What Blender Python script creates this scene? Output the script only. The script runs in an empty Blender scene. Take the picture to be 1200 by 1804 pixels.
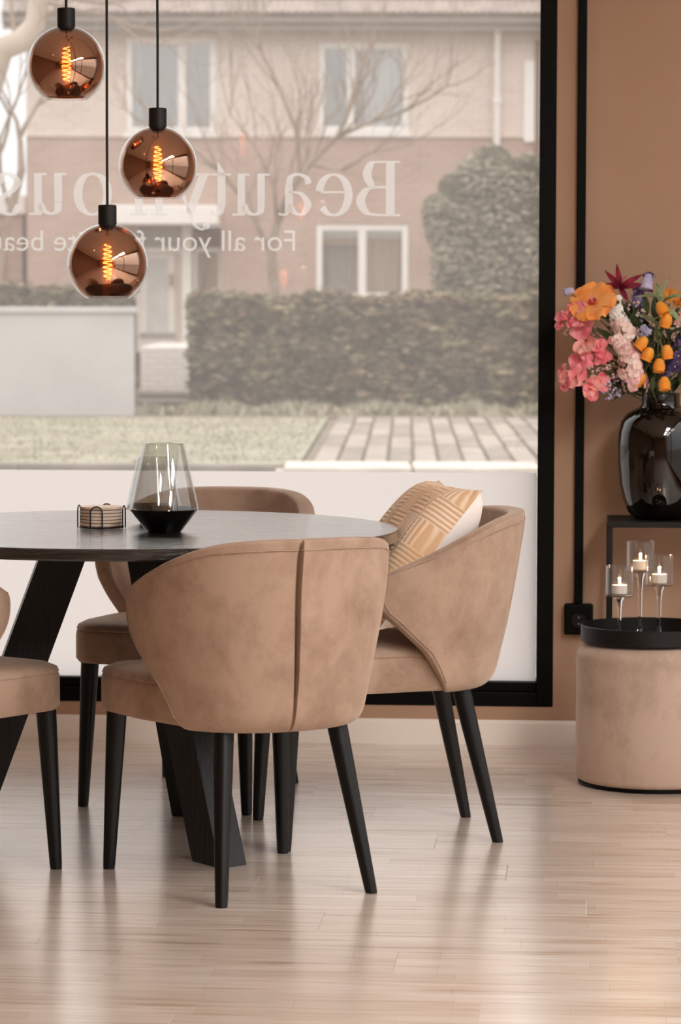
import bpy, bmesh, math, random
from mathutils import Vector, Matrix
random.seed(7)
sc = bpy.context.scene
COL = sc.collection

# ------------------------------------------------------------------ camera
FPX, CAMH, DC = 5400.0, 1.3, 8.95
PITCH, YAW, ROLL = math.atan(372 / FPX), math.radians(4.6), 0.002
cam_d = bpy.data.cameras.new('camera')
cam_d.sensor_fit = 'HORIZONTAL'; cam_d.sensor_width = 36.0; cam_d.lens = FPX / 1200 * 36.0
cam_d.clip_end = 400
cam_d.dof.use_dof = True; cam_d.dof.focus_distance = 7.15; cam_d.dof.aperture_fstop = 11
cam = bpy.data.objects.new('camera', cam_d); COL.objects.link(cam); sc.camera = cam
_f = Vector((-math.sin(YAW) * math.cos(PITCH), math.cos(YAW) * math.cos(PITCH), -math.sin(PITCH)))
_r = Vector((math.cos(YAW), math.sin(YAW), 0)); _u = _r.cross(_f)
RT = math.cos(ROLL) * _r + math.sin(ROLL) * _u; UP = -math.sin(ROLL) * _r + math.cos(ROLL) * _u
CAM = Vector((0, -DC, CAMH))
cam.matrix_world = Matrix(((RT.x, UP.x, -_f.x, CAM.x), (RT.y, UP.y, -_f.y, CAM.y), (RT.z, UP.z, -_f.z, CAM.z), (0, 0, 0, 1)))

# ------------------------------------------------------------------ world: bright overcast sky
w = bpy.data.worlds.new('overcast_sky'); sc.world = w; w.use_nodes = True
bg = w.node_tree.nodes['Background']
# CIE overcast sky: three times as bright overhead as at the horizon
_n, _l = w.node_tree.nodes, w.node_tree.links
_tc = _n.new('ShaderNodeTexCoord'); _sp = _n.new('ShaderNodeSeparateXYZ'); _l.new(_tc.outputs['Generated'], _sp.inputs[0])
_mr = _n.new('ShaderNodeMapRange'); _mr.inputs['From Min'].default_value = 0; _mr.inputs['From Max'].default_value = 1
_mr.inputs['To Min'].default_value = .73; _mr.inputs['To Max'].default_value = 2.1; _l.new(_sp.outputs[2], _mr.inputs['Value'])
bg.inputs['Color'].default_value = (1.0, 0.985, 0.975, 1); _l.new(_mr.outputs[0], bg.inputs['Strength'])
sc.view_settings.view_transform = 'Standard'; sc.view_settings.look = 'None'
sc.view_settings.gamma = 1; sc.view_settings.use_curve_mapping = False
sc.view_settings.exposure = 0.55
sc.cycles.transparent_max_bounces = 24; sc.cycles.max_bounces = 12
sc.cycles.diffuse_bounces = 6; sc.cycles.transmission_bounces = 12; sc.cycles.glossy_bounces = 6
sc.cycles.caustics_reflective = False; sc.cycles.caustics_refractive = False
sc.cycles.sample_clamp_indirect = 6

def portal(loc, rot, sx, sy):
    l = bpy.data.lights.new('window_portal', 'AREA'); l.shape = 'RECTANGLE'; l.size = sx; l.size_y = sy
    l.cycles.is_portal = True
    o = bpy.data.objects.new('window_portal', l); o.location = loc; o.rotation_euler = rot; COL.objects.link(o)
PI = math.pi
portal((-1.9, 0.12, 1.7), (-PI / 2, 0, 0), 3.4, 1.8)      # above the frosted film of the front window
portal((2.02, -3.9, 1.45), (0, PI / 2, 0), 2.7, 7.2)        # side shop window

# ------------------------------------------------------------------ placing helpers
def ray(px, py): return _f + RT * ((px - 600) / FPX) - UP * ((py - 902) / FPX)
def on_z(px, py, z=0.0):
    d = ray(px, py); return CAM + d * ((z - CAMH) / d.z)
def on_y(px, py, Y):
    d = ray(px, py); return CAM + d * ((Y + DC) / d.y)
HF = Vector((-math.sin(YAW), math.cos(YAW), 0))
def at(px, py, D):                       # point seen there at distance D from the camera
    d = ray(px, py); return CAM + d * (D / d.dot(HF))
def ex(px, py, D):                       # same, in street axes (sideways, distance, height)
    p = at(px, py, D); return Vector(((p - CAM).dot(_r), D, p.z))
def street(X, D, Z=0.0): return Vector((CAM.x, CAM.y, 0)) + _r * X + HF * D + Vector((0, 0, Z))

# ------------------------------------------------------------------ materials
def lin(c):
    return tuple((x / 12.92 if x <= .04045 else ((x + .055) / 1.055) ** 2.4) for x in c)
def hx(s): s = s.lstrip('#'); return lin(tuple(int(s[i:i + 2], 16) / 255 for i in (0, 2, 4))) + (1,)
def newmat(name):
    m = bpy.data.materials.new(name); m.use_nodes = True
    return m, m.node_tree.nodes, m.node_tree.links, m.node_tree.nodes['Principled BSDF']
def pm(name, col, rough=.5, metal=0, spec=.5, **k):
    m, n, l, p = newmat(name)
    p.inputs['Base Color'].default_value = hx(col) if isinstance(col, str) else col
    p.inputs['Roughness'].default_value = rough; p.inputs['Metallic'].default_value = metal
    p.inputs['Specular IOR Level'].default_value = spec
    for a, b in k.items(): p.inputs[a.replace('_', ' ')].default_value = b
    return m
def noisy(name, c1, c2, scale=6, detail=4, rough=.6, bump=0, bscale=None, stretch=(1, 1, 1), spec=.4, lo=.35, hi=.65, rnd=0, **k):
    m, n, l, p = newmat(name)
    tc = n.new('ShaderNodeTexCoord'); mp = n.new('ShaderNodeMapping'); mp.inputs['Scale'].default_value = stretch
    l.new(tc.outputs['Object'], mp.inputs['Vector'])
    if rnd:
        oi = n.new('ShaderNodeObjectInfo'); mu = n.new('ShaderNodeMath'); mu.operation = 'MULTIPLY'; mu.inputs[1].default_value = 37.0
        l.new(oi.outputs['Random'], mu.inputs[0]); l.new(mu.outputs[0], mp.inputs['Location'])
    t = n.new('ShaderNodeTexNoise'); t.inputs['Scale'].default_value = scale; t.inputs['Detail'].default_value = detail
    l.new(mp.outputs[0], t.inputs['Vector'])
    r = n.new('ShaderNodeValToRGB'); r.color_ramp.elements[0].position = lo; r.color_ramp.elements[1].position = hi
    r.color_ramp.elements[0].color = hx(c1); r.color_ramp.elements[1].color = hx(c2)
    l.new(t.outputs['Fac'], r.inputs[0]); l.new(r.outputs[0], p.inputs['Base Color'])
    p.inputs['Roughness'].default_value = rough; p.inputs['Specular IOR Level'].default_value = spec
    if bump:
        t2 = n.new('ShaderNodeTexNoise'); t2.inputs['Scale'].default_value = bscale or scale; t2.inputs['Detail'].default_value = 6
        l.new(mp.outputs[0], t2.inputs['Vector'])
        b = n.new('ShaderNodeBump'); b.inputs['Strength'].default_value = bump; b.inputs['Distance'].default_value = .01
        l.new(t2.outputs['Fac'], b.inputs['Height']); l.new(b.outputs[0], p.inputs['Normal'])
    for a, b in k.items(): p.inputs[a.replace('_', ' ')].default_value = b
    return m
def glass_sheet(name, tint=(1, 1, 1, 1), base=.04, haze=0.0, hazecol='#f4efea', rough=0.0):
    """thin clear pane: see-through with a Schlick mirror term and an optional painted veil of haze"""
    m, n, l, p = newmat(name); n.remove(p); out = n['Material Output']
    tr = n.new('ShaderNodeBsdfTransparent'); tr.inputs[0].default_value = tint
    gl = n.new('ShaderNodeBsdfGlossy'); gl.inputs['Roughness'].default_value = rough
    lw = n.new('ShaderNodeLayerWeight'); lw.inputs[0].default_value = .5
    pw = n.new('ShaderNodeMath'); pw.operation = 'POWER'; pw.inputs[1].default_value = 4.0
    l.new(lw.outputs['Facing'], pw.inputs[0])
    ma = n.new('ShaderNodeMath'); ma.operation = 'MULTIPLY_ADD'; ma.inputs[1].default_value = 1 - base; ma.inputs[2].default_value = base
    l.new(pw.outputs[0], ma.inputs[0])
    mx = n.new('ShaderNodeMixShader'); l.new(ma.outputs[0], mx.inputs[0]); l.new(tr.outputs[0], mx.inputs[1]); l.new(gl.outputs[0], mx.inputs[2])
    last = mx
    if haze:
        tl = n.new('ShaderNodeBsdfTranslucent'); tl.inputs[0].default_value = hx(hazecol)
        m2 = n.new('ShaderNodeMixShader'); m2.inputs[0].default_value = haze
        l.new(mx.outputs[0], m2.inputs[1]); l.new(tl.outputs[0], m2.inputs[2]); last = m2
    l.new(last.outputs[0], out.inputs['Surface'])
    return m
def film_mat(name, col, clear, trans):
    m, n, l, p = newmat(name); n.remove(p); out = n['Material Output']
    tl = n.new('ShaderNodeBsdfTranslucent'); tl.inputs[0].default_value = hx(col)
    df = n.new('ShaderNodeBsdfDiffuse'); df.inputs[0].default_value = hx(col)
    a = n.new('ShaderNodeMixShader'); a.inputs[0].default_value = trans; l.new(df.outputs[0], a.inputs[1]); l.new(tl.outputs[0], a.inputs[2])
    tr = n.new('ShaderNodeBsdfTransparent'); b = n.new('ShaderNodeMixShader'); b.inputs[0].default_value = clear
    l.new(a.outputs[0], b.inputs[1]); l.new(tr.outputs[0], b.inputs[2]); l.new(b.outputs[0], out.inputs['Surface'])
    return m
def brick_mat(name, c1, c2, mort, bw=.22, rh=.072, axis='xz', rough=.85, msize=.008):
    m, n, l, p = newmat(name)
    tc = n.new('ShaderNodeTexCoord'); mp = n.new('ShaderNodeMapping')
    if axis == 'xz': mp.inputs['Rotation'].default_value = (-PI / 2, 0, 0)
    l.new(tc.outputs['Object'], mp.inputs['Vector'])
    b = n.new('ShaderNodeTexBrick'); b.inputs['Scale'].default_value = 1; b.inputs['Brick Width'].default_value = bw
    b.inputs['Row Height'].default_value = rh; b.inputs['Mortar Size'].default_value = msize; b.inputs['Bias'].default_value = -.1
    b.inputs['Color1'].default_value = hx(c1); b.inputs['Color2'].default_value = hx(c2); b.inputs['Mortar'].default_value = hx(mort)
    l.new(mp.outputs[0], b.inputs['Vector'])
    no = n.new('ShaderNodeTexNoise'); no.inputs['Scale'].default_value = .9; no.inputs['Detail'].default_value = 3
    l.new(tc.outputs['Object'], no.inputs['Vector'])
    mx = n.new('ShaderNodeMix'); mx.data_type = 'RGBA'; mx.blend_type = 'SOFT_LIGHT'; mx.inputs[0].default_value = .5
    l.new(b.outputs['Color'], mx.inputs[6]); l.new(no.outputs['Fac'], mx.inputs[7]); l.new(mx.outputs[2], p.inputs['Base Color'])
    bp = n.new('ShaderNodeBump'); bp.inputs['Strength'].default_value = .5; bp.inputs['Distance'].default_value = .01; bp.invert = True
    l.new(b.outputs['Fac'], bp.inputs['Height']); l.new(bp.outputs[0], p.inputs['Normal'])
    p.inputs['Roughness'].default_value = rough
    return m

def plank_mat():
    m, n, l, p = newmat('oak_laminate')
    tc = n.new('ShaderNodeTexCoord'); oi = n.new('ShaderNodeObjectInfo')
    mu = n.new('ShaderNodeMath'); mu.operation = 'MULTIPLY'; mu.inputs[1].default_value = 53.0
    l.new(oi.outputs['Random'], mu.inputs[0])
    cb = n.new('ShaderNodeCombineXYZ'); l.new(mu.outputs[0], cb.inputs[0])
    fl = n.new('ShaderNodeMath'); fl.operation = 'FLOOR'; l.new(mu.outputs[0], fl.inputs[0])
    m3 = n.new('ShaderNodeMath'); m3.operation = 'MULTIPLY'; m3.inputs[1].default_value = .193; l.new(fl.outputs[0], m3.inputs[0]); l.new(m3.outputs[0], cb.inputs[1])
    ad = n.new('ShaderNodeVectorMath'); ad.operation = 'ADD'; l.new(tc.outputs['Object'], ad.inputs[0]); l.new(cb.outputs[0], ad.inputs[1])
    b = n.new('ShaderNodeTexBrick'); b.inputs['Scale'].default_value = 1; b.inputs['Brick Width'].default_value = .47; b.inputs['Row Height'].default_value = .19299 / 3
    b.inputs['Mortar Size'].default_value = .0006; b.inputs['Mortar Smooth'].default_value = .3; b.offset = .37
    b.inputs['Color1'].default_value = hx('#e0d5cb'); b.inputs['Color2'].default_value = hx('#cdbfb2'); b.inputs['Mortar'].default_value = hx('#b5a08c')
    l.new(ad.outputs[0], b.inputs['Vector'])
    mp = n.new('ShaderNodeMapping'); mp.inputs['Scale'].default_value = (1.6, 26, 1); l.new(ad.outputs[0], mp.inputs['Vector'])
    g = n.new('ShaderNodeTexNoise'); g.inputs['Scale'].default_value = 2.2; g.inputs['Detail'].default_value = 7; g.inputs['Distortion'].default_value = .4
    l.new(mp.outputs[0], g.inputs['Vector'])
    r = n.new('ShaderNodeValToRGB'); r.color_ramp.elements[0].position = .30; r.color_ramp.elements[1].position = .62
    r.color_ramp.elements[0].color = hx('#c2a78f'); r.color_ramp.elements[1].color = (1, 1, 1, 1)
    e = r.color_ramp.elements.new(.42); e.color = hx('#f0e6dc')
    l.new(g.outputs['Fac'], r.inputs[0])
    mx = n.new('ShaderNodeMix'); mx.data_type = 'RGBA'; mx.blend_type = 'MULTIPLY'; mx.inputs[0].default_value = .95
    l.new(b.outputs['Color'], mx.inputs[6]); l.new(r.outputs[0], mx.inputs[7])
    l.new(mx.outputs[2], p.inputs['Base Color'])
    p.inputs['Roughness'].default_value = .3; p.inputs['Specular IOR Level'].default_value = .9; p.inputs['Coat Weight'].default_value = 1.0; p.inputs['Coat Roughness'].default_value = .2
    bp = n.new('ShaderNodeBump'); bp.inputs['Strength'].default_value = .06; bp.inputs['Distance'].default_value = .004
    l.new(g.outputs['Fac'], bp.inputs['Height']); l.new(bp.outputs[0], p.inputs['Normal'])
    return m
def velvet(name, c1, c2, sheen='#e8d4c2'):
    m, n, l, p = newmat(name)
    tc = n.new('ShaderNodeTexCoord'); oi = n.new('ShaderNodeObjectInfo')
    mu = n.new('ShaderNodeMath'); mu.operation = 'MULTIPLY'; mu.inputs[1].default_value = 40; l.new(oi.outputs['Random'], mu.inputs[0])
    ad = n.new('ShaderNodeVectorMath'); ad.operation = 'ADD'; l.new(tc.outputs['Object'], ad.inputs[0]); l.new(mu.outputs[0], ad.inputs[1])
    mp = n.new('ShaderNodeMapping'); mp.inputs['Scale'].default_value = (1, 1, .8); l.new(ad.outputs[0], mp.inputs['Vector'])
    t = n.new('ShaderNodeTexNoise'); t.inputs['Scale'].default_value = 7; t.inputs['Detail'].default_value = 9; t.inputs['Roughness'].default_value = .72; t.inputs['Distortion'].default_value = .15
    l.new(mp.outputs[0], t.inputs['Vector'])
    r = n.new('ShaderNodeValToRGB'); r.color_ramp.elements[0].position = .33; r.color_ramp.elements[1].position = .57
    r.color_ramp.elements[0].color = hx(c1); r.color_ramp.elements[1].color = hx(c2)
    l.new(t.outputs['Fac'], r.inputs[0]); l.new(r.outputs[0], p.inputs['Base Color'])
    p.inputs['Roughness'].default_value = .75; p.inputs['Specular IOR Level'].default_value = .15
    p.inputs['Sheen Weight'].default_value = .5; p.inputs['Sheen Roughness'].default_value = .4; p.inputs['Sheen Tint'].default_value = hx(sheen)
    return m

M = {}
M['black_paint'] = pm('black_paint', '#060504', .5, spec=.12)
M['black_metal'] = pm('black_metal', '#120f0d', .5, spec=.3)
M['black_wood'] = pm('black_lacquered_wood', '#070606', .38, spec=.35)
M['wall'] = noisy('brown_wall_paint', '#b4937b', '#b99880', 3, 3, .75, .08, 180, spec=.2)
M['wall_back'] = pm('beige_wall_paint', '#8f7462', .85, spec=.2)
M['ceiling'] = pm('white_ceiling', '#e8dfd6', .9, spec=.1)
M['white_paint'] = pm('white_woodwork', '#fbf4ec', .45)
M['plank'] = plank_mat()
M['velvet'] = velvet('rose_beige_velvet', '#907564', '#ac9280')
M['pouf'] = velvet('light_beige_velvet', '#a28a79', '#b9a292', '#f0e2d4')
M['pane'] = glass_sheet('window_glass', base=.05, haze=.10)  # haze paints the washed-out veil over the street into the glass
M['film'] = film_mat('frosted_window_film', '#fbf7f5', 0, .97)
M['letters'] = film_mat('white_vinyl_lettering', '#f5f0ec', .30, .75)
M['wall_ext'] = pm('grey_render', '#a39c95', .9)

# ------------------------------------------------------------------ mesh builder
class MB:
    def __init__(s): s.v = []; s.f = []; s.m = []; s.mi = 0
    def add(s, verts, faces):
        o = len(s.v); s.v += [tuple(v) for v in verts]; s.f += [tuple(i + o for i in f) for f in faces]; s.m += [s.mi] * len(faces); return s
    def box(s, x0, x1, y0, y1, z0, z1):
        v = [(x, y, z) for z in (z0, z1) for y in (y0, y1) for x in (x0, x1)]
        return s.add(v, [(0, 2, 3, 1), (4, 5, 7, 6), (0, 1, 5, 4), (2, 6, 7, 3), (0, 4, 6, 2), (1, 3, 7, 5)])
    def bbox(s, x0, x1, y0, y1, z0, z1, b=.003):      # box with chamfered edges
        bm = bmesh.new(); bmesh.ops.create_cube(bm, size=1)
        for v in bm.verts:
            v.co = ((x0 + x1) / 2 + v.co.x * (x1 - x0), (y0 + y1) / 2 + v.co.y * (y1 - y0), (z0 + z1) / 2 + v.co.z * (z1 - z0))
        bmesh.ops.bevel(bm, geom=bm.edges[:], offset=b, segments=2, profile=.5, affect='EDGES')
        bm.verts.index_update()
        s.add([v.co for v in bm.verts], [[v.index for v in f.verts] for f in bm.faces]); bm.free(); return s
    def lathe(s, prof, n=32, c=(0, 0, 0), close=False):
        v = []; f = []
        for r, z in prof:
            for i in range(n):
                a = 2 * PI * i / n; v.append((c[0] + r * math.cos(a), c[1] + r * math.sin(a), c[2] + z))
        k = len(prof)
        for j in range(k if close else k - 1):
            j2 = (j + 1) % k
            for i in range(n): f.append((j * n + i, j * n + (i + 1) % n, j2 * n + (i + 1) % n, j2 * n + i))
        if not close:
            f.append(tuple(range(n - 1, -1, -1))); f.append(tuple((k - 1) * n + i for i in range(n)))
        return s.add(v, f)
    def tube(s, pts, rad, n=8, cap=True):
        pts = [Vector(p) for p in pts]; m = len(pts)
        if not hasattr(rad, '__len__'): rad = [rad] * m
        v = []; f = []; up = None
        for i, p in enumerate(pts):
            t = (pts[min(i + 1, m - 1)] - pts[max(i - 1, 0)]).normalized()
            if up is None:
                a = Vector((0, 0, 1)) if abs(t.z) < .9 else Vector((1, 0, 0)); up = (a - t * a.dot(t)).normalized()
            else:
                up = up - t * up.dot(t); up = up.normalized() if up.length > 1e-6 else t.orthogonal().normalized()
            b = t.cross(up)
            for j in range(n):
                a = 2 * PI * j / n; v.append(p + (up * math.cos(a) + b * math.sin(a)) * rad[i])
        for i in range(m - 1):
            for j in range(n): f.append((i * n + j, i * n + (j + 1) % n, (i + 1) * n + (j + 1) % n, (i + 1) * n + j))
        if cap: f.append(tuple(range(n - 1, -1, -1))); f.append(tuple((m - 1) * n + j for j in range(n)))
        return s.add(v, f)
    def grid(s, P):
        h = len(P); k = len(P[0]); v = [p for r in P for p in r]; f = []
        for i in range(h - 1):
            for j in range(k - 1): f.append((i * k + j, i * k + j + 1, (i + 1) * k + j + 1, (i + 1) * k + j))
        return s.add(v, f)
    def ball(s, c, r, n=10, m=7, sc3=(1, 1, 1)):
        v = []; f = []
        for i in range(1, m):
            t = PI * i / m
            for j in range(n):
                a = 2 * PI * j / n; v.append((c[0] + r * sc3[0] * math.sin(t) * math.cos(a), c[1] + r * sc3[1] * math.sin(t) * math.sin(a), c[2] + r * sc3[2] * math.cos(t)))
        for i in range(m - 2):
            for j in range(n): f.append((i * n + j, (i + 1) * n + j, (i + 1) * n + (j + 1) % n, i * n + (j + 1) % n))
        v.append((c[0], c[1], c[2] + r * sc3[2])); v.append((c[0], c[1], c[2] - r * sc3[2]))
        a0 = len(v) - 2
        for j in range(n): f.append((a0, j, (j + 1) % n)); f.append((a0 + 1, (m - 2) * n + (j + 1) % n, (m - 2) * n + j))
        return s.add(v, f)
    def prism(s, poly, y0, y1):           # polygon in x-z pushed along y
        n = len(poly); v = [(x, y0, z) for x, z in poly] + [(x, y1, z) for x, z in poly]
        f = [tuple(range(n)), tuple(range(2 * n - 1, n - 1, -1))] + [(i, i + n, (i + 1) % n + n, (i + 1) % n) for i in range(n)]
        return s.add(v, f)
    def xf(s, mat):
        s.v = [tuple(mat @ Vector(p)) for p in s.v]; return s
    def mesh(s, name, mats, smooth=None):
        me = bpy.data.meshes.new(name); me.from_pydata(s.v, [], s.f)
        for m in (mats if isinstance(mats, (list, tuple)) else [mats]): me.materials.append(m)
        if len(set(s.m)) > 1:
            for p, i in zip(me.polygons, s.m): p.material_index = i
        me.validate(); me.update()
        if smooth is not None:
            me.polygons.foreach_set('use_smooth', [True] * len(me.polygons))
            if smooth < 180: me.set_sharp_from_angle(angle=math.radians(smooth))
        return me
    def build(s, name, mats, parent=None, loc=(0, 0, 0), rotz=0, smooth=None):
        o = bpy.data.objects.new(name, s.mesh(name, mats, smooth)); COL.objects.link(o); o.parent = parent
        o.location = loc; o.rotation_euler = (0, 0, rotz); return o
def linkmesh(name, me, parent=None, loc=(0, 0, 0), rot=(0, 0, 0)):
    o = bpy.data.objects.new(name, me); COL.objects.link(o); o.parent = parent; o.location = loc; o.rotation_euler = rot; return o
def tag(o, label=None, cat=None, group=None, kind=None):
    if label: o['label'] = label
    if cat: o['category'] = cat
    if group: o['group'] = group
    if kind: o['kind'] = kind
    return o
def thing(name, label, cat, loc=(0, 0, 0), rotz=0, group=None):
    o = bpy.data.objects.new(name, None); o.empty_display_size = .05; COL.objects.link(o)
    o.location = loc; o.rotation_euler = (0, 0, rotz); return tag(o, label, cat, group)
KIDS = {}
def copy_tree(o, parent=None):
    c = o.copy(); COL.objects.link(c); c.parent = parent
    for ch in list(o.children): copy_tree(ch, c)
    return c
def cells(x0, x1, z0, z1, holes):
    xs = sorted({x0, x1, *[h[0] for h in holes], *[h[1] for h in holes]}); zs = sorted({z0, z1, *[h[2] for h in holes], *[h[3] for h in holes]})
    xs = [x for x in xs if x0 <= x <= x1]; zs = [z for z in zs if z0 <= z <= z1]
    for a, b in zip(xs, xs[1:]):
        for c, d in zip(zs, zs[1:]):
            if not any(h[0] <= (a + b) / 2 <= h[1] and h[2] <= (c + d) / 2 <= h[3] for h in holes): yield a, b, c, d
def lerp(a, b, t): return a + (b - a) * t
def interp(x, tab):
    if x <= tab[0][0]: return tab[0][1]
    for (a, va), (b, vb) in zip(tab, tab[1:]):
        if x <= b: return lerp(va, vb, (x - a) / (b - a))
    return tab[-1][1]

# ================================================================== THE ROOM
XL, XR, YB, ZC = -4.4, 1.95, -10.6, 2.95
# front wall, with the shop window opening
WX0, WX1, WZ0, WZ1 = -4.0, -0.0945, .113, 2.75
fw = MB()
for a, b, c, d in cells(XL, XR + .2, -.05, ZC, [(WX0, WX1, WZ0, WZ1)]): fw.box(a, b, 0, .22, c, d)
tag(fw.build('wall_front', M['wall']), kind='structure')
SWY0, SWY1 = -7.5, -.35
rw = MB()
for a, b, c, d in cells(YB, 0, -.05, ZC, [(SWY0, SWY1, .1, 2.8)]): rw.box(XR, XR + .2, a, b, c, d)
tag(rw.build('wall_right', M['wall']), kind='structure')
tag(MB().box(XL - .2, XL, YB, .22, -.05, ZC).build('wall_left', M['wall_back']), kind='structure')
tag(MB().box(XL - .2, XR + .2, YB - .2, YB, -.05, ZC).build('wall_rear', M['wall_back']), kind='structure')
tag(MB().box(XL - .2, XR + .2, YB - .2, .22, ZC, ZC + .15).build('ceiling', M['ceiling']), kind='structure')
# floor boards
floor = tag(MB().box(XL, XR, YB, 0, -.06, -.009).build('floor', pm('underlay', '#c0a993', .9)), kind='structure')
PL, PW = 1.292, .193
pk = MB(); e = .0005
pk.add([(0, 0, -.009), (1, 0, -.009), (1, PW, -.009), (0, PW, -.009), (0, 0, -e), (1, 0, -e), (1, PW, -e), (0, PW, -e),
        (.001, e, 0), (.999, e, 0), (.999, PW - e, 0), (.001, PW - e, 0)],
       [(0, 1, 5, 4), (1, 2, 6, 5), (2, 3, 7, 6), (3, 0, 4, 7), (4, 5, 9, 8), (5, 6, 10, 9), (6, 7, 11, 10), (7, 4, 8, 11), (8, 9, 10, 11)])
pk.v = [(x * PL, y, z) for x, y, z in pk.v]
plank_me = pk.mesh('plank', M['plank'])
y = 0; row = 0
while y - PW > YB:
    y -= PW; row += 1
    x = XL - ((row * .43) % 1) * PL
    while x < XR:
        a, b = max(x, XL), min(x + PL, XR)
        if b - a > .03:
            o = linkmesh('plank', plank_me, floor, (a, y, 0)); o.scale.x = (b - a) / PL
        x += PL
# skirting
bb = MB().add([(WX0 - .4, -.014, 0), (XR, -.014, 0), (XR, 0, 0), (WX0 - .4, 0, 0), (WX0 - .4, -.014, .064), (XR, -.014, .064), (XR, -.006, .073), (WX0 - .4, -.006, .073), (XR, 0, .073), (WX0 - .4, 0, .073)],
              [(0, 1, 5, 4), (4, 5, 6, 7), (7, 6, 8, 9), (3, 9, 8, 2), (0, 3, 2, 1), (1, 2, 8, 6, 5), (0, 4, 7, 9, 3)])
tag(bb.build('baseboard_front', M['white_paint']), kind='structure')

# ---- shop window
win = tag(bpy.data.objects.new('window_1', None), kind='structure'); COL.objects.link(win)
GX1 = -.1435                                      # inner edge of the right jamb
MB().bbox(GX1, WX1, -.004, .12, WZ0, WZ1).build('jamb', M['black_paint'], win)
MB().bbox(WX0, WX0 + .05, -.004, .12, WZ0, WZ1).build('jamb', M['black_paint'], win)
MB().bbox(WX0 + .05, GX1, -.004, .12, WZ0, WZ0 + .042).build('bottom_rail', M['black_paint'], win)
MB().bbox(WX0 + .05, GX1, .012, .11, WZ0 + .042, WZ0 + .07).build('glazing_bead', M['black_paint'], win)
MB().bbox(WX0 + .05, GX1, -.004, .12, WZ1 - .07, WZ1).build('head_rail', M['black_paint'], win)
ZF = .797
MB().box(WX0 + .05, GX1, .05, .062, WZ0 + .07, WZ1 - .07).build('glass_pane', M['pane'], win)
MB().box(WX0 + .05, GX1 - .004, .046, .0475, WZ0 + .07, ZF).build('frosted_film', M['film'], win)

# lettering on the street side of the glass
GY = .0665
def stroke(mb, pts, thin=.045, thick=.2, n=10, w0=None):
    """pen stroke through pts: broad where it runs vertically, thin where level"""
    P = [Vector((a, b)) for a, b in pts]; Q = []
    ext = [P[0] * 2 - P[1]] + P + [P[-1] * 2 - P[-2]]
    for i in range(len(P) - 1):
        p0, p1, p2, p3 = ext[i:i + 4]
        for k in range(n):
            t = k / n
            Q.append(.5 * ((2 * p1) + (p2 - p0) * t + (2 * p0 - 5 * p1 + 4 * p2 - p3) * t * t + (3 * p1 - p0 - 3 * p2 + p3) * t ** 3))
    Q.append(P[-1]); L = []; R = []
    for i, q in enumerate(Q):
        t = (Q[min(i + 1, len(Q) - 1)] - Q[max(i - 1, 0)]).normalized(); nn = Vector((-t.y, t.x))
        wd = thin + (thick - thin) * abs(t.y) ** 1.6
        L.append(q + nn * wd / 2); R.append(q - nn * wd / 2)
    k = len(Q)
    mb.add([(p.x, 0, p.y) for p in L + R], [(i, i + 1, k + i + 1, k + i) for i in range(k - 1)])
def rect(mb, x0, x1, y0, y1): mb.add([(x0, 0, y0), (x1, 0, y0), (x1, 0, y1), (x0, 0, y1)], [(0, 1, 2, 3)])
def arc(cx, cy, rx, ry, a0, a1, n=12): return [(cx + rx * math.cos(math.radians(lerp(a0, a1, i / n))), cy + ry * math.sin(math.radians(lerp(a0, a1, i / n)))) for i in range(n + 1)]
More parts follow.
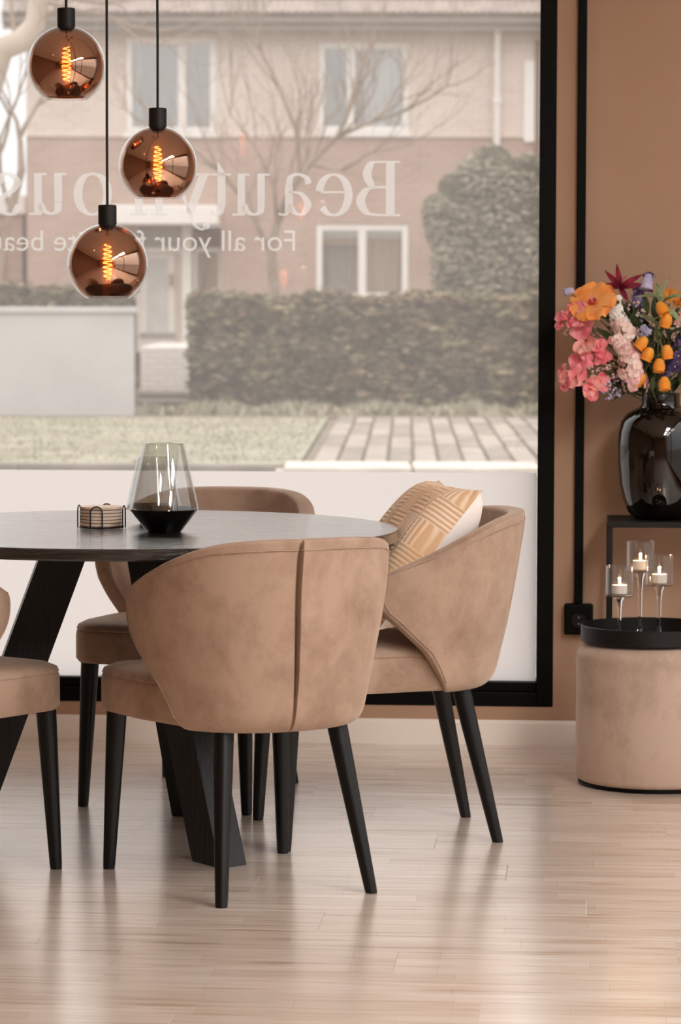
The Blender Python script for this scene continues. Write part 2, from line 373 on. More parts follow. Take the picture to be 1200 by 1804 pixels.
def glyph(ch):
    g = MB()
    if ch == 'B':
        rect(g, .13, .34, .05, 1.26); rect(g, 0, .5, 1.26, 1.31); rect(g, 0, .55, 0, .05); rect(g, .34, .55, .66, .71)
        stroke(g, [(.49, 1.285), (.68, 1.25), (.79, 1.0), (.68, .74), (.54, .685)], .05, .21)
        stroke(g, [(.54, .685), (.8, .62), (.94, .36), (.8, .09), (.54, .025)], .05, .22)
    elif ch == 'e':
        rect(g, .18, .78, .54, .59); stroke(g, arc(.47, .5, .36, .48, 10, 322), .05, .2, 4)
    elif ch == 'a':
        rect(g, .5, .7, .1, .72); stroke(g, [(.6, .7), (.55, .92), (.36, .985), (.16, .9), (.1, .76)], .06, .16)
        stroke(g, [(.6, .57), (.3, .52), (.12, .27), (.25, .05), (.44, .07), (.6, .25)], .05, .18)
        stroke(g, [(.6, .14), (.7, .03), (.86, .05)], .05, .12); g.ball  # foot
    elif ch == 'u':
        rect(g, .12, .31, .3, .95); rect(g, 0, .31, .95, 1.0); rect(g, .62, .81, .05, .95); rect(g, .5, .81, .95, 1.0); rect(g, .62, .94, 0, .05)
        stroke(g, [(.215, .32), (.24, .1), (.4, .03), (.56, .1), (.66, .25)], .06, .18)
    elif ch == 't':
        rect(g, .14, .34, .22, 1.02); rect(g, 0, .5, .95, 1.0); g.add([(.14, 0, 1.0), (.34, 0, 1.0), (.34, 0, 1.28)], [(0, 1, 2)])
        stroke(g, [(.24, .24), (.3, .06), (.42, .03), (.52, .1)], .05, .19)
    elif ch == 'y':
        stroke(g, [(.16, .97), (.3, .6), (.5, .06)], .05, .22); stroke(g, [(.83, .97), (.68, .55), (.5, .05), (.38, -.22), (.22, -.33), (.1, -.27)], .05, .08)
        rect(g, 0, .4, .95, 1.0); rect(g, .64, 1.0, .95, 1.0); g.lathe  # terminal
        g.add([(.1 + .09 * math.cos(a * PI / 6), 0, -.25 + .08 * math.sin(a * PI / 6)) for a in range(12)], [tuple(range(12))])
    elif ch == 'h':
        rect(g, .13, .32, .05, 1.33); rect(g, 0, .32, 1.33, 1.38); rect(g, .02, .43, 0, .05); rect(g, .62, .81, .05, .72); rect(g, .5, .93, 0, .05)
        stroke(g, [(.3, .7), (.42, .93), (.58, .97), (.7, .86), (.715, .7)], .06, .19)
    elif ch == 'o':
        stroke(g, arc(.46, .5, .37, .49, 90, 450), .05, .22, 4)
    elif ch == 's':
        stroke(g, [(.6, .78), (.5, .95), (.32, .97), (.14, .8), (.24, .6), (.5, .42), (.6, .22), (.44, .04), (.24, .03), (.1, .22)], .07, .2)
    return g
word = MB()
S1 = .1235
for ch, px, sx in (('B', 705, 1), ('e', 622, .98), ('a', 551, .95), ('u', 475, .95), ('t', 407, .95), ('y', 371, 1), ('h', 297, 1), ('o', 196, .97), ('u', 118, .98), ('s', 40, .95), ('e', -22, 1)):
    p = on_y(px, 381 + (705 - px) * -.004, GY); g = glyph(ch)
    word.add([(p.x - x * S1 * sx, GY, p.z + z * S1) for x, _, z in g.v], g.f)
word.build('lettering', M['letters'], win)
tx = bpy.data.curves.new('slogan', 'FONT'); tx.body = 'For all your favorite beauty'; tx.size = 1
to = bpy.data.objects.new('slogan_lettering', tx); COL.objects.link(to)
bpy.context.view_layer.update()
dg = bpy.context.evaluated_depsgraph_get(); tme = bpy.data.meshes.new_from_object(to.evaluated_get(dg)); bpy.data.objects.remove(to)
xs = [v.co.x for v in tme.vertices]; ys = [v.co.y for v in tme.vertices]
p0 = on_y(520, 442, GY); p1 = on_y(0, 442, GY)
wt = (p0.x - p1.x) * 28 / 25.0
kx = wt / (max(xs) - min(xs)); kz = .064 / .73
for v in tme.vertices: v.co = (p0.x - (v.co.x - min(xs)) * kx, GY, p0.z + v.co.y * kz)
tme.materials.clear(); tme.materials.append(M['letters'])
linkmesh('lettering', tme, win)

# ---- side shop window (street corner side, beyond the picture)
sw = tag(bpy.data.objects.new('window_2', None), kind='structure'); COL.objects.link(sw)
for a, b in ((SWY0, SWY0 + .07), (-3.95, -3.88), (SWY1 - .07, SWY1)): MB().box(XR + .02, XR + .12, a, b, .1, 2.8).build('jamb', M['black_paint'], sw)
for c, d in ((.1, .17), (2.73, 2.8)):
    MB().box(XR + .02, XR + .12, SWY0 + .07, -3.95, c, d).build('rail', M['black_paint'], sw); MB().box(XR + .02, XR + .12, -3.88, SWY1 - .07, c, d).build('rail', M['black_paint'], sw)
M['pane_clear'] = glass_sheet('clear_window_glass', base=.05)
for a, b in ((SWY0 + .07, -3.95), (-3.88, SWY1 - .07)): MB().box(XR + .06, XR + .07, a, b, .17, 2.73).build('glass_pane', M['pane_clear'], sw)

# ---- cable trunking and socket
t0 = on_y(1012.5, 1000, 0); 
tag(MB().bbox(-.0345, -.0085, -.02, 0, .42, ZC, .003).build('trim_1', M['black_paint']), kind='structure')
so = thing('wall_socket', 'square black wall socket at the foot of the black cable trunking', 'socket', (-.0205, 0, .372))
MB().bbox(-.042, .042, -.036, 0, -.042, .048, .006).build('housing', M['black_paint'], so)
MB().lathe([(.02, 0), (.02, .002), (.016, .0021), (.016, .001)], 24).xf(Matrix.Translation((0, -.036, 0)) @ Matrix.Rotation(PI / 2, 4, 'X')).build('socket_face', M['black_metal'], so)
for z in (-.0095, .0095): MB().lathe([(.0024, 0), (.0024, .004)], 10).xf(Matrix.Translation((0, -.036, z)) @ Matrix.Rotation(PI / 2, 4, 'X')).build('contact_hole', pm('contact', '#b9b2a8', .3, 1), so)

# ---- ceiling spotlights of the room (warm)
def ceiling_spot(x, y, power, where):
    t = thing('ceiling_spotlight', 'round recessed warm ceiling spotlight ' + where, 'lamp', (x, y, ZC), 0, 'ceiling spotlights of the shop')
    MB().lathe([(.06, 0), (.06, -.012), (.05, -.014), (.046, -.006), (.046, 0)], 24).build('trim_ring', M['black_metal'], t)
    MB().lathe([(.044, -.004), (.044, -.006)], 24).build('diffuser', pm('lamp_glow', '#ffd9b0', .5, Emission_Color=(1, .72, .45, 1), Emission_Strength=14), t)
    l = bpy.data.lights.new('spot_light', 'SPOT'); l.energy = power; l.color = (1, .66, .40); l.spot_size = 1.9; l.spot_blend = .7; l.shadow_soft_size = .045
    o = bpy.data.objects.new('spot_light', l); COL.objects.link(o); o.parent = t; o.location = (0, 0, -.03)
for y, q_ in ((-3.6, 'closest to the shop window'), (-6.4, 'midway down the room'), (-9.2, 'at the far end of the room')): ceiling_spot(-2.4, y, 6, q_)
def added_fill_panel(y, where):  # unseen soft fill panel, added to brighten the room
    t = thing('added_fill_panel', 'added rectangular white fill light on the ceiling ' + where, 'lamp', (1.5, y, ZC), 0, 'added fill lights along the side window')
    MB().bbox(-.32, .32, -.62, .62, -.03, 0, .004).build('frame', M['white_paint'], t)
    MB().box(-.3, .3, -.6, .6, -.032, -.0305).build('diffuser', pm('fill_panel_glow', '#fff4e6', .5, Emission_Color=(1, .97, .93, 1), Emission_Strength=PANEL), t)
PANEL = 26
for y, q_ in ((-3.9, 'closest to the shop window'), (-5.7, 'midway down the room'), (-7.5, 'at the far end of the room')): added_fill_panel(y, q_)

# ================================================================== STREET
road = tag(MB().box(-60, 60, -45, 110, -.2, -.06).build('street_ground', noisy('asphalt', '#77716b', '#8b857e', 3, 6, .9)), kind='structure')
def sthing(name, label, cat, X, D, group=None):
    t = thing(name, label, cat, street(X, D), YAW, group); t['_o'] = 0; del t['_o']; return t
def sx(px, D): return ex(px, 530, D).x
def sz(py, D, px=500): return ex(px, py, D).z
M['grass'] = noisy('winter_lawn', '#8d8874', '#a49e8b', 1.2, 6, .95, .4, 14, spec=.1)
M['paver_a'] = noisy('concrete_paver', '#978a7e', '#aea196', 5, 4, .9, .2, 60, rnd=1)
M['paver_b'] = noisy('mossy_paver', '#80756a', '#978b7f', 5, 4, .9, .2, 60, rnd=1)
M['kerb'] = noisy('kerb_concrete', '#c4b9ae', '#d8cdc2', 3, 4, .9)
M['soil'] = noisy('soil', '#6e6152', '#8b7d6b', 4, 5, .95, .5)
DG0, DG1, DB = 23.2, 34.2, 45.0
# lawn
xb0, xb1 = sx(527, 24.6), sx(578, 33.6)
lw = MB(); 
lw.add([(-9, DG0 + 1.2, 0), (xb0, DG0 + 1.2, 0), (xb1, DG1, 0), (-9, DG1 + .3, 0), (-9, DG0 + 1.2, -.06), (xb0, DG0 + 1.2, -.06), (xb1, DG1, -.06), (-9, DG1 + .3, -.06)],
       [(0, 1, 2, 3), (0, 4, 5, 1), (1, 5, 6, 2), (2, 6, 7, 3), (3, 7, 4, 0)])
lawn = tag(lw.build('lawn', M['grass'], None, street(0, 0), YAW), kind='structure')
gr = MB(); rg = random.Random(3)
for i in range(4500):
    D = rg.uniform(DG0 + 1.3, DG1); X = rg.uniform(-4.2, lerp(xb0, xb1, (D - 24.6) / 9) - .05)
    h = rg.uniform(.01, .03); a = rg.uniform(0, PI); dx, dy = .012 * math.cos(a), .012 * math.sin(a)
    gr.add([(X - dx, D - dy, 0), (X + dx, D + dy, 0), (X + rg.uniform(-.02, .02), D + rg.uniform(-.02, .02), h)], [(0, 1, 2)])
tag(gr.build('grass', noisy('grass_blades', '#938c76', '#a9a18b', 2, 3, .9), None, street(0, 0), YAW), 'short pale winter grass standing on the lawn', 'grass', kind='stuff')
gr = MB()
for i in range(2600):                       # taller weeds at the foot of the hedge
    D = rg.uniform(34.9, 36.4); X = rg.uniform(sx(250, 36), sx(950, 36))
    h = rg.uniform(.03, .12) * (.5 + abs(math.sin(X * 3.1))); a = rg.uniform(0, PI); dx, dy = .03 * math.cos(a), .03 * math.sin(a)
    gr.add([(X - dx, D - dy, 0), (X + dx, D + dy, 0), (X + rg.uniform(-.08, .08), D + rg.uniform(-.08, .08), h)], [(0, 1, 2)])
tag(gr.build('weeds', noisy('weed_blades', '#938c76', '#aaa28a', 2, 3, .9), None, street(0, 0), YAW), 'low winter weeds along the foot of the long hedge', 'weeds', kind='stuff')
# soil strip behind the lawn, up to the house
tag(MB().box(-14, 14, DG1 + .3, 75, -.06, -.005).build('terrain', M['soil'], None, street(0, 0), YAW), kind='structure')
# driveway of pavers
dv = tag(MB().add([(xb0 + .02, DG0 + 1.2, -.02), (6, DG0 + 1.2, -.02), (6, DG1, -.02), (xb1 + .02, DG1, -.02), (xb0 + .02, DG0 + 1.2, -.06), (6, DG0 + 1.2, -.06), (6, DG1, -.06), (xb1 + .02, DG1, -.06)],
         [(0, 1, 2, 3), (0, 4, 5, 1), (3, 2, 6, 7), (1, 5, 6, 2), (0, 3, 7, 4)]).build('path', M['soil'], None, street(0, 0), YAW), kind='structure')
PWX, PWY = .205, .62
pv = MB().bbox(0, PWX - .03, 0, PWY - .03, -.03, .012, .008)
pme = [pv.mesh('paver', M['paver_a']), pv.mesh('paver', M['paver_b'])]
r = 0; D = 24.7
while D < DG1 - .5:
    X = lerp(xb0, xb1, (D - 24.6) / 9) + .12; k = 0
    while X < sx(965, D):
        linkmesh('paver', pme[(k + (r // 4)) % 2] if rg.random() < .85 else pme[k % 2], dv, (X, D, rg.uniform(-.004, .004))); X += PWX; k += 1
    D += PWY; r += 1
kb = tag(bpy.data.objects.new('kerb', None), kind='structure'); COL.objects.link(kb); kb.location = street(0, 0); kb.rotation_euler = (0, 0, YAW)
km = MB().bbox(0, .98, 0, .9, -.06, .03, .015).mesh('kerb_stone', M['kerb'])
for k in range(7): linkmesh('kerb_stone', km, kb, (xb0 - .1 + k, DG0 + .2, 0))
M['kerb_d'] = noisy('dark_kerb', '#6f675f', '#857c73', 3, 4, .9)
kd = MB().bbox(0, .98, 0, .16, -.06, .05, .015).mesh('kerb_stone', M['kerb_d'])
for k in range(5): 
    o = linkmesh('kerb_stone', kd, kb, (xb0 - 1.15 - k * .98, DG0 + .35 + max(0, k - 0) * .10 - .2, 0)); o.rotation_euler = (0, 0, -.09)
pvm = tag(MB().box(-12, xb0 - .1, DG0 - 3, DG0 + 1.15, -.06, -.03).build('pavement', noisy('pavement', '#aaa198', '#bdb3a8', 2, 4, .9), None, street(0, 0), YAW), kind='structure')

# white garden wall and hedges
X1 = sx(235, 34.8)
gw = sthing('garden_wall', 'low white rendered garden wall with a flat coping beside the front steps', 'wall', X1, 34.8)
M['render_white'] = noisy('white_render', '#bebab8', '#c8c4c2', 1.3, 5, .9, .1, 30)
MB().bbox(-5.5, 0, 0, .22, -.02, 1.155, .01).build('wall_body', M['render_white'], gw)
MB().bbox(-5.54, .04, -.035, .255, 1.155, 1.225, .012).build('coping', M['render_white'], gw)

M['leaf_h'] = noisy('hedge_leaf', '#4a4432', '#a3987a', 4.5, 5, .8, spec=.2)
M['leaf_b'] = noisy('hedge_brown', '#7a5f49', '#a3917a', 3, 4, .85, spec=.2)
M['twig'] = pm('twig', '#75604f', .9)
def leafcloud(mb, pts, size, rnd):
    for p in pts:
        a, b = rnd.uniform(0, 2 * PI), rnd.uniform(-1, 1); s = size * rnd.uniform(.6, 1.3)
        R = Matrix.Rotation(a, 3, 'Z') @ Matrix.Rotation(b + PI / 3, 3, 'X')
        q = [R @ Vector(c) * s + Vector(p) for c in ((-.5, 0, 0), (0, .22, .12), (.6, 0, .02), (0, -.22, .12))]
        mb.add(q, [(0, 1, 2, 3)])
def hedge(name, label, x0, x1, D, depth, h, n, size):
    t = sthing(name, label, 'hedge', x0, D); r2 = random.Random(11); L = x1 - x0
    core = MB(); K = max(6, int(L * 4)); P = []
    for j in range(9):
        a = j / 8; row = []
        for i in range(K + 1):
            X = L * i / K
            if a < .4: yy, zz = .14, a / .4 * (h - .12)
            elif a < .6: yy, zz = .14 + (a - .4) / .2 * (depth - .28), h - .12
            else: yy, zz = depth - .14, (1 - a) / .4 * (h - .12)
            row.append((X, yy + r2.uniform(-.03, .03), zz + r2.uniform(-.03, .03)))
        P.append(row)
    core.grid(P); tag(core.build('branch_core', M['twig'], t), kind='stuff')
    for nm, mat, share in (('foliage', M['leaf_h'], .68), ('foliage', M['leaf_b'], .32)):
        mb = MB(); pts = []
        for i in range(int(n * share)):
            X = r2.uniform(0, L)
            if r2.random() < .72:
                z = h * r2.random() ** .85; pts.append((X, .06 + .09 * math.sin(X * 4.3 + z * 5) * .5 + r2.gauss(0, .05), max(.03, z)))
            else: pts.append((X, r2.uniform(0, depth), h - .04 + .035 * math.sin(X * 5) + r2.gauss(0, .035)))
        if mat is M['leaf_b']: pts = [p for p in pts if r2.random() < (.25 + .75 * (p[2] / h) ** 2)]
        leafcloud(mb, pts, size, r2); tag(mb.build(nm, mat, t), kind='stuff')
    return t
hedge('clipped_hedge', 'long clipped brownish green hedge in front of the brick house', sx(333, 36.6), sx(1010, 36.6), 36.6, 1.0, sz(524, 36.6), 17000, .15)
hedge('clipped_hedge', 'low hedge showing above the white garden wall', -5.6, sx(232, 36), 36.2, .8, sz(506, 36.2), 4500, .13)

# ---- brick house
HD = 45.0
hx0, hx1 = sx(48, HD), sx(1010, HD)
house = sthing('brick_house', 'pale brick semi-detached house with white windows and a tiled roof across the street', 'house', 0, HD)
M['brick_up'] = brick_mat('pale_brick', '#dcc9bd', '#d4bfb2', '#e0d4cb')
M['brick_lo'] = brick_mat('red_brick', '#b89c8e', '#b09385', '#bba799')
M['upvc'] = pm('white_upvc', '#efe8e2', .5)
M['tile'] = noisy('roof_tile', '#8f8178', '#a99a90', 2.5, 4, .8, rnd=1)
M['gutter'] = pm('grey_gutter', '#a39a93', .5)
M['dark_room'] = pm('dark_room', '#b5aea8', .8)
M['curtain'] = noisy('net_curtain', '#bdb7b1', '#d8d2cc', 9, 2, .9, stretch=(3, 1, .05))
M['far_glass'] = glass_sheet('far_window_glass', base=.22)
zE, zM = sz(44, HD), sz(238, HD)
Wn = [(222, 66, 382, 236), (560, 74, 720, 234), (556, 394, 720, 528)]
holes = []
for a, b, c, d in Wn: holes.append((sx(a, HD), sx(c, HD), sz(d, HD), sz(b, HD)))
holes.append((sx(232, HD), sx(392, HD), 0.0, sz(398, HD)))            # porch recess
for nm, mat, za, zb in (('upper_brick_wall', M['brick_up'], zM, zE + .1), ('lower_brick_wall', M['brick_lo'], -.05, zM)):
    wb = MB()
    for a, b, c, d in cells(hx0, hx1, za, zb, [h for h in holes]): wb.box(a, b, 0, .3, c, d)
    wb.box(hx0, hx0 + .3, .3, 7, za, zb); wb.box(hx1 - .3, hx1, .3, 7, za, zb)
    wb.build(nm, mat, house)
MB().bbox(hx0, hx1, -.03, 0, zM - .04, zM + .03, .01).build('string_course', M['brick_up'], house)
def fwin(x0, x1, z0, z1, mull, curt):
    fr = MB(); t = .1
    fr.bbox(x0, x0 + t, .02, .14, z0, z1, .01); fr.bbox(x1 - t, x1, .02, .14, z0, z1, .01); fr.bbox(x0 + t, x1 - t, .02, .14, z0, z0 + t, .01); fr.bbox(x0 + t, x1 - t, .02, .14, z1 - t, z1, .01)
    f = fr.build('window', M['upvc'], house)
    MB().bbox(x0 - .03, x1 + .03, -.06, .1, z0 - .06, z0, .01).build('window_sill', M['upvc'], f)
    xm = [x0 + t] + [lerp(x0, x1, q) for q in mull] + [x1 - t]
    for q in mull: MB().bbox(lerp(x0, x1, q) - .06, lerp(x0, x1, q) + .06, .02, .14, z0 + t, z1 - t, .01).build('mullion', M['upvc'], f)
    for a, b in zip(xm, xm[1:]): MB().box(a, b, .07, .08, z0 + t, z1 - t).build('pane', M['far_glass'], f)
    MB().box(x0, x1, .9, .95, z0 - .2, z1 + .2).build('room_wall', M['dark_room'], f)
    for a, b in curt:
        P = []
        for zz in (z0 + .02, z1 - .02): P.append([(lerp(x0 + t, x1 - t, lerp(a, b, i / 24)), .25 + .025 * math.sin(i * 1.7), zz) for i in range(25)])
        MB().grid(P).build('curtain', M['curtain'], f, smooth=180)
h = holes[0]; fwin(*h, (.62,), ((.0, .1),))
h = holes[1]; fwin(*h, (.36,), ((.42, 1.0),))
h = holes[2]; fwin(*h, (.5,), ((.02, .46), (.54, .98)))
# porch: canopy, door, side window
px0, px1 = sx(205, HD), sx(388, HD)
MB().bbox(px0, px1, -.75, .0, sz(396, HD - .7), sz(362, HD - .7), .02).build('porch_canopy', M['upvc'], house)
dr0, dr1 = sx(243, HD), sx(306, HD); dz0 = sz(622, HD)
pb = MB(); pb.box(sx(232, HD), sx(392, HD), .7, .75, .0, sz(398, HD)); pb.box(sx(232, HD), sx(232, HD) + .02, 0, .7, 0, sz(398, HD)); pb.box(sx(392, HD) - .02, sx(392, HD), 0, .7, 0, sz(398, HD))
pb.build('porch_recess', M['brick_lo'], house)
door = MB().bbox(dr0, dr1, .3, .36, dz0, sz(446, HD), .01).build('door', M['upvc'], house)
MB().box(dr0 + .12, dr1 - .1, .285, .3, sz(590, HD), sz(455, HD)).build('door_glass', noisy('frosted_door_glass', '#c8c4c0', '#d6d2cd', 3, 2, .3), door)
MB().bbox(dr0 + .02, dr1, .24, .3, sz(594, HD), sz(587, HD), .004).build('letter_rail', M['gutter'], door)
MB().bbox(dr1 - .07, dr1 - .03, .22, .3, sz(505, HD), sz(482, HD), .01).build('handle', pm('brass', '#b08a66', .4), door)
MB().bbox(sx(320, HD), sx(337, HD), .1, .3, 0.2, sz(398, HD), .01).build('door_post', M['upvc'], house)
MB().bbox(dr0 - .12, dr0, .2, .34, dz0, sz(398, HD), .01).build('door_post', M['upvc'], house)
MB().bbox(dr0, sx(322, HD), .22, .34, sz(446, HD), sz(436, HD), .01).build('transom', M['upvc'], house)
MB().box(dr0, sx(322, HD), .3, .32, sz(436, HD), sz(398, HD)).build('fanlight', M['dark_room'], house)
MB().bbox(dr1, sx(320, HD), .28, .34, dz0, sz(446, HD), .008).build('side_panel', noisy('beige_panel', '#cdbfb2', '#d8ccc0', 3, 2, .6), house)
sw0 = MB(); a, b, c, d = sx(338, HD), sx(390, HD), sz(530, HD), sz(436, HD)
sw0.bbox(a, a + .06, .3, .38, c, d, .01); sw0.bbox(b - .06, b, .3, .38, c, d, .01); sw0.bbox(a, b, .3, .38, c, c + .06, .01); sw0.bbox(a, b, .3, .38, d - .06, d, .01)
f = sw0.build('window', M['upvc'], house); MB().box(a + .06, b - .06, .33, .34, c + .06, d - .06).build('pane', M['far_glass'], f)
# steps
st = sthing('front_steps', 'white brick landing with dark steps before the front door', 'steps', sx(236, 37.5), 37.5)
lx = sx(334, 37.5) - sx(236, 37.5)
MB().bbox(0, lx, 1.2, 5.5, sz(690, 38.7), sz(612, 38.7), .01).build('landing', brick_mat('white_brick', '#e6ddd6', '#ded4cc', '#cfc5bc'), st)
MB().bbox(0, lx, .6, 1.2, 0, sz(690, 38.7), .01).build('step', M['kerb_d'], st); MB().bbox(0, lx + .1, .0, .6, 0, sz(706, 37.6), .01).build('step', M['kerb_d'], st)
MB().bbox(0, lx, 1.2, 5.5, 0, sz(690, 38.7), .005).build('plinth', M['kerb_d'], st)
# downpipe, gutter
dp = MB(); xd = sx(873, HD)
dp.tube([(xd, -.09, .1), (xd, -.09, zE - .35), (xd, -.2, zE - .05)], .052, 10).build('downpipe', M['upvc'], house, smooth=60)
for z in (zE - 1.1, zE - 2.4): MB().lathe([(.068, -.03), (.068, .03)], 12, (xd, -.09, z)).build('pipe_collar', M['upvc'], house)
g0, g1 = hx0 - .3, hx1 + .2
gm = MB(); P = []
for i in range(9): 
    a = PI * i / 8; P.append([(g0, -.42 - .07 * math.cos(a), zE + .06 - .08 * math.sin(a)), (g1, -.42 - .07 * math.cos(a), zE + .06 - .08 * math.sin(a))])
gm.grid(P); gm.box(g0, g1, -.36, -.345, zE - .1, zE + .08); gm.build('gutter', M['gutter'], house)
MB().box(g0, g1, -.345, .05, zE - .02, zE + .04).build('soffit', pm('soffit', '#7b6d63', .8), house)
# roof: base slope, two lowest courses as single tiles, the rest joined
SL = math.radians(40); rx0, rx1 = g0, g1; RL = 5.2; yr, zr = -.5, zE + .1
def rp(x, s, up=0): return (x, yr + s * math.cos(SL) - up * math.sin(SL), zr + s * math.sin(SL) + up * math.cos(SL))
rb = MB().add([rp(rx0, 0), rp(rx1, 0), rp(rx1 - 2.5, RL), rp(rx0 + 0, RL), rp(rx0, 0, -.08), rp(rx1, 0, -.08), rp(rx1 - 2.5, RL, -.08), rp(rx0, RL, -.08)], [(0, 1, 2, 3), (7, 6, 5, 4), (0, 4, 5, 1), (1, 5, 6, 2), (2, 6, 7, 3), (3, 7, 4, 0)]).build('roof', M['tile'], house)
yb_ = yr + RL * math.cos(SL)
MB().add([rp(rx1, 0), (rx1, 2 * yb_ - yr, zr), rp(rx1 - 2.5, RL), rp(rx0, RL), (rx0, 2 * yb_ - yr, zr)], [(0, 1, 2), (1, 4, 3, 2)]).build('roof_slope', M['tile'], rb)
TW, TL = .215, .33
def tilemesh(mb, x, s):
    P = []
    for q, up in ((0, .045), (TL + .05, .018)):
        P.append([rp(x + TW * i / 8, s + q, up + .028 * (.5 - .5 * math.cos(2 * PI * i / 4))) for i in range(9)])
    mb.grid(P)
    mb.grid([[tuple(Vector(p)) for p in P[0]], [rp(x + TW * i / 8, s, .02) for i in range(9)]])
tb = MB(); tilemesh(tb, 0, 0); o0 = Vector(rp(0, 0)); tb.v = [tuple(Vector(v) - o0) for v in tb.v]; tme2 = tb.mesh('roof_tile', M['tile'])
rest = MB()
for c in range(14):
    k = 0; x = rx0
    while x + TW <= rx1 - c * TL * 2.5 / RL:
        if c < 3: linkmesh('roof_tile', tme2, rb, rp(x, c * TL, 0))
        else: tilemesh(rest, x, c * TL)
        x += TW
tag(rest.build('roof_tile_field', M['tile'], rb), kind='stuff')
# strip window and brown corner board by the far corner
fx0, fx1 = sx(921, HD), sx(940, HD)
MB().bbox(fx0, fx1, -.04, .02, sz(250, HD), sz(106, HD), .01).build('corner_panel', M['upvc'], house)
MB().bbox(sx(941, HD), sx(948, HD), -.05, .02, sz(300, HD), sz(70, HD), .01).build('corner_board', pm('brown_board', '#8a7263', .8), house)
# neighbouring building at the left edge
nb = sthing('garage', 'brown brick garage with a white fascia seen behind the bare street tree', 'garage', sx(-140, 47), 47)
wd = sx(40, 47) - sx(-140, 47)
MB().bbox(0, wd, 0, 3, 0, sz(378, 47), .01).build('wall_body', M['brick_lo'], nb); MB().bbox(-.05, wd + .05, -.08, 3.1, sz(378, 47), sz(345, 47), .01).build('fascia', M['upvc'], nb)
MB().bbox(.3, wd - .25, -.03, .02, 0, sz(400, 47), .01).build('garage_door', pm('brown_door', '#9c8474', .7), nb)

# ---- trees and shrub
def tree_mesh(mb, p, d, ln, r, depth, rnd, spread=.55, up=.12, minr=.004):
    pts = [Vector(p)]; rad = [r]; dv_ = Vector(d).normalized(); n = 5
    for i in range(n):
        dv_ = (dv_ + Vector((rnd.uniform(-.16, .16), rnd.uniform(-.16, .16), rnd.uniform(-.1, .16) + up * .3))).normalized()
        pts.append(pts[-1] + dv_ * ln / n); rad.append(lerp(r, r * .62, (i + 1) / n))
    mb.tube(pts, rad, 6 if r > .02 else 4, cap=False)
    if depth == 0 or r < minr: return
    k = 3 if rnd.random() < .5 else 2
    for j in range(k):
        a = rnd.uniform(0, 2 * PI); ax = dv_.orthogonal().normalized(); ax.rotate(Matrix.Rotation(a, 3, dv_))
        nd = (dv_ + ax * rnd.uniform(.5, 1.0) * spread * 1.6).normalized()
        tree_mesh(mb, pts[-1] if j < 2 else pts[3], nd, ln * rnd.uniform(.66, .86), r * .6 * rnd.uniform(.8, 1.05), depth - 1, rnd, spread, up, minr)
M['bark'] = noisy('bark', '#8b7767', '#a3907f', 4, 4, .9)
M['bark_p'] = noisy('pale_bark', '#b9a796', '#d0c0b0', 2, 4, .9)
bt = sthing('bare_tree', 'bare winter tree with wide thin branches in front of the brick house', 'tree', sx(484, 39.5), 39.5)
def Q_(px, py, dy=0.0): q = ex(px, py, 39.5); return (q.x - sx(484, 39.5), dy, q.z)
tk = MB(); tk.tube([(0, 0, 0), Q_(484, 520), Q_(479, 470), Q_(477, 440), Q_(488, 395)], [.085, .075, .068, .066, .055], 8); tk.build('trunk', M['bark'], bt, smooth=60)
rt_ = random.Random(21)
for path, r0 in (([(488, 395), (508, 345), (545, 290), (595, 240), (650, 216), (705, 200)], .052), ([(478, 445), (455, 400), (425, 345), (385, 300), (350, 270)], .04),
                 ([(530, 310), (522, 230), (490, 150), (460, 90), (452, 60)], .034), ([(595, 240), (622, 180), (640, 110), (655, 60)], .034), ([(488, 395), (484, 330), (450, 260), (405, 200)], .03), ([(545, 290), (600, 300), (655, 270), (700, 262)], .022)):
    P = [Q_(px, py, rt_.uniform(-.25, .25) if k else 0) for k, (px, py) in enumerate(path)]
    b = MB(); b.tube(P, [lerp(r0, r0 * .35, k / (len(P) - 1)) for k in range(len(P))], 7, cap=False)
    for k in range(1, len(P)):
        for q in range(2):
            d = Vector(P[k]) - Vector(P[k - 1]); d = d.normalized() + Vector((rt_.uniform(-.8, .8), rt_.uniform(-.5, .5), rt_.uniform(-.2, .7)))
            tree_mesh(b, P[k], d, rt_.uniform(.45, .75), r0 * .38, 3, rt_, .5, .2)
    b.build('branch', M['bark'], bt)
lt = sthing('street_tree', 'bare pale street tree leaning in at the window edge above the white wall', 'tree', sx(-40, 26), 26)
def P_(px, py, D=26): q = ex(px, py, D); return (q.x - sx(-40, 26), D - 26, q.z)
MB().tube([(0, 0, -.03), P_(-40, 560), P_(-52, 330), P_(-38, 190), P_(0, 88), P_(38, 72), P_(62, 42), P_(74, -30), P_(95, -120)], [.19, .17, .16, .15, .115, .10, .09, .075, .05], 10).build('trunk', M['bark_p'], lt, smooth=60)
MB().tube([P_(-42, 560), P_(-10, 500), P_(6, 430), P_(20, 370), P_(38, 300), P_(36, 250), P_(30, 215), P_(14, 180), P_(0, 150)], [.07, .05, .04, .036, .032, .022, .016, .011, .006], 8).build('branch', M['bark'], lt, smooth=60)
r5 = random.Random(5)
for (px, py, dx, dz, l) in ((36, 240, .4, .9, .5), (20, 370, -.5, .9, .6), (62, 40, .8, .5, .6), (30, 75, -.3, 1, .6), (70, 0, .9, -.2, .6), (0, 88, -.2, -1, .5), (-45, 330, .8, .7, .7)):
    b = MB(); tree_mesh(b, P_(px, py), (dx, r5.uniform(-.3, .3), dz), l, .022, 3, r5, .5, .1); b.build('branch', M['bark'], lt)
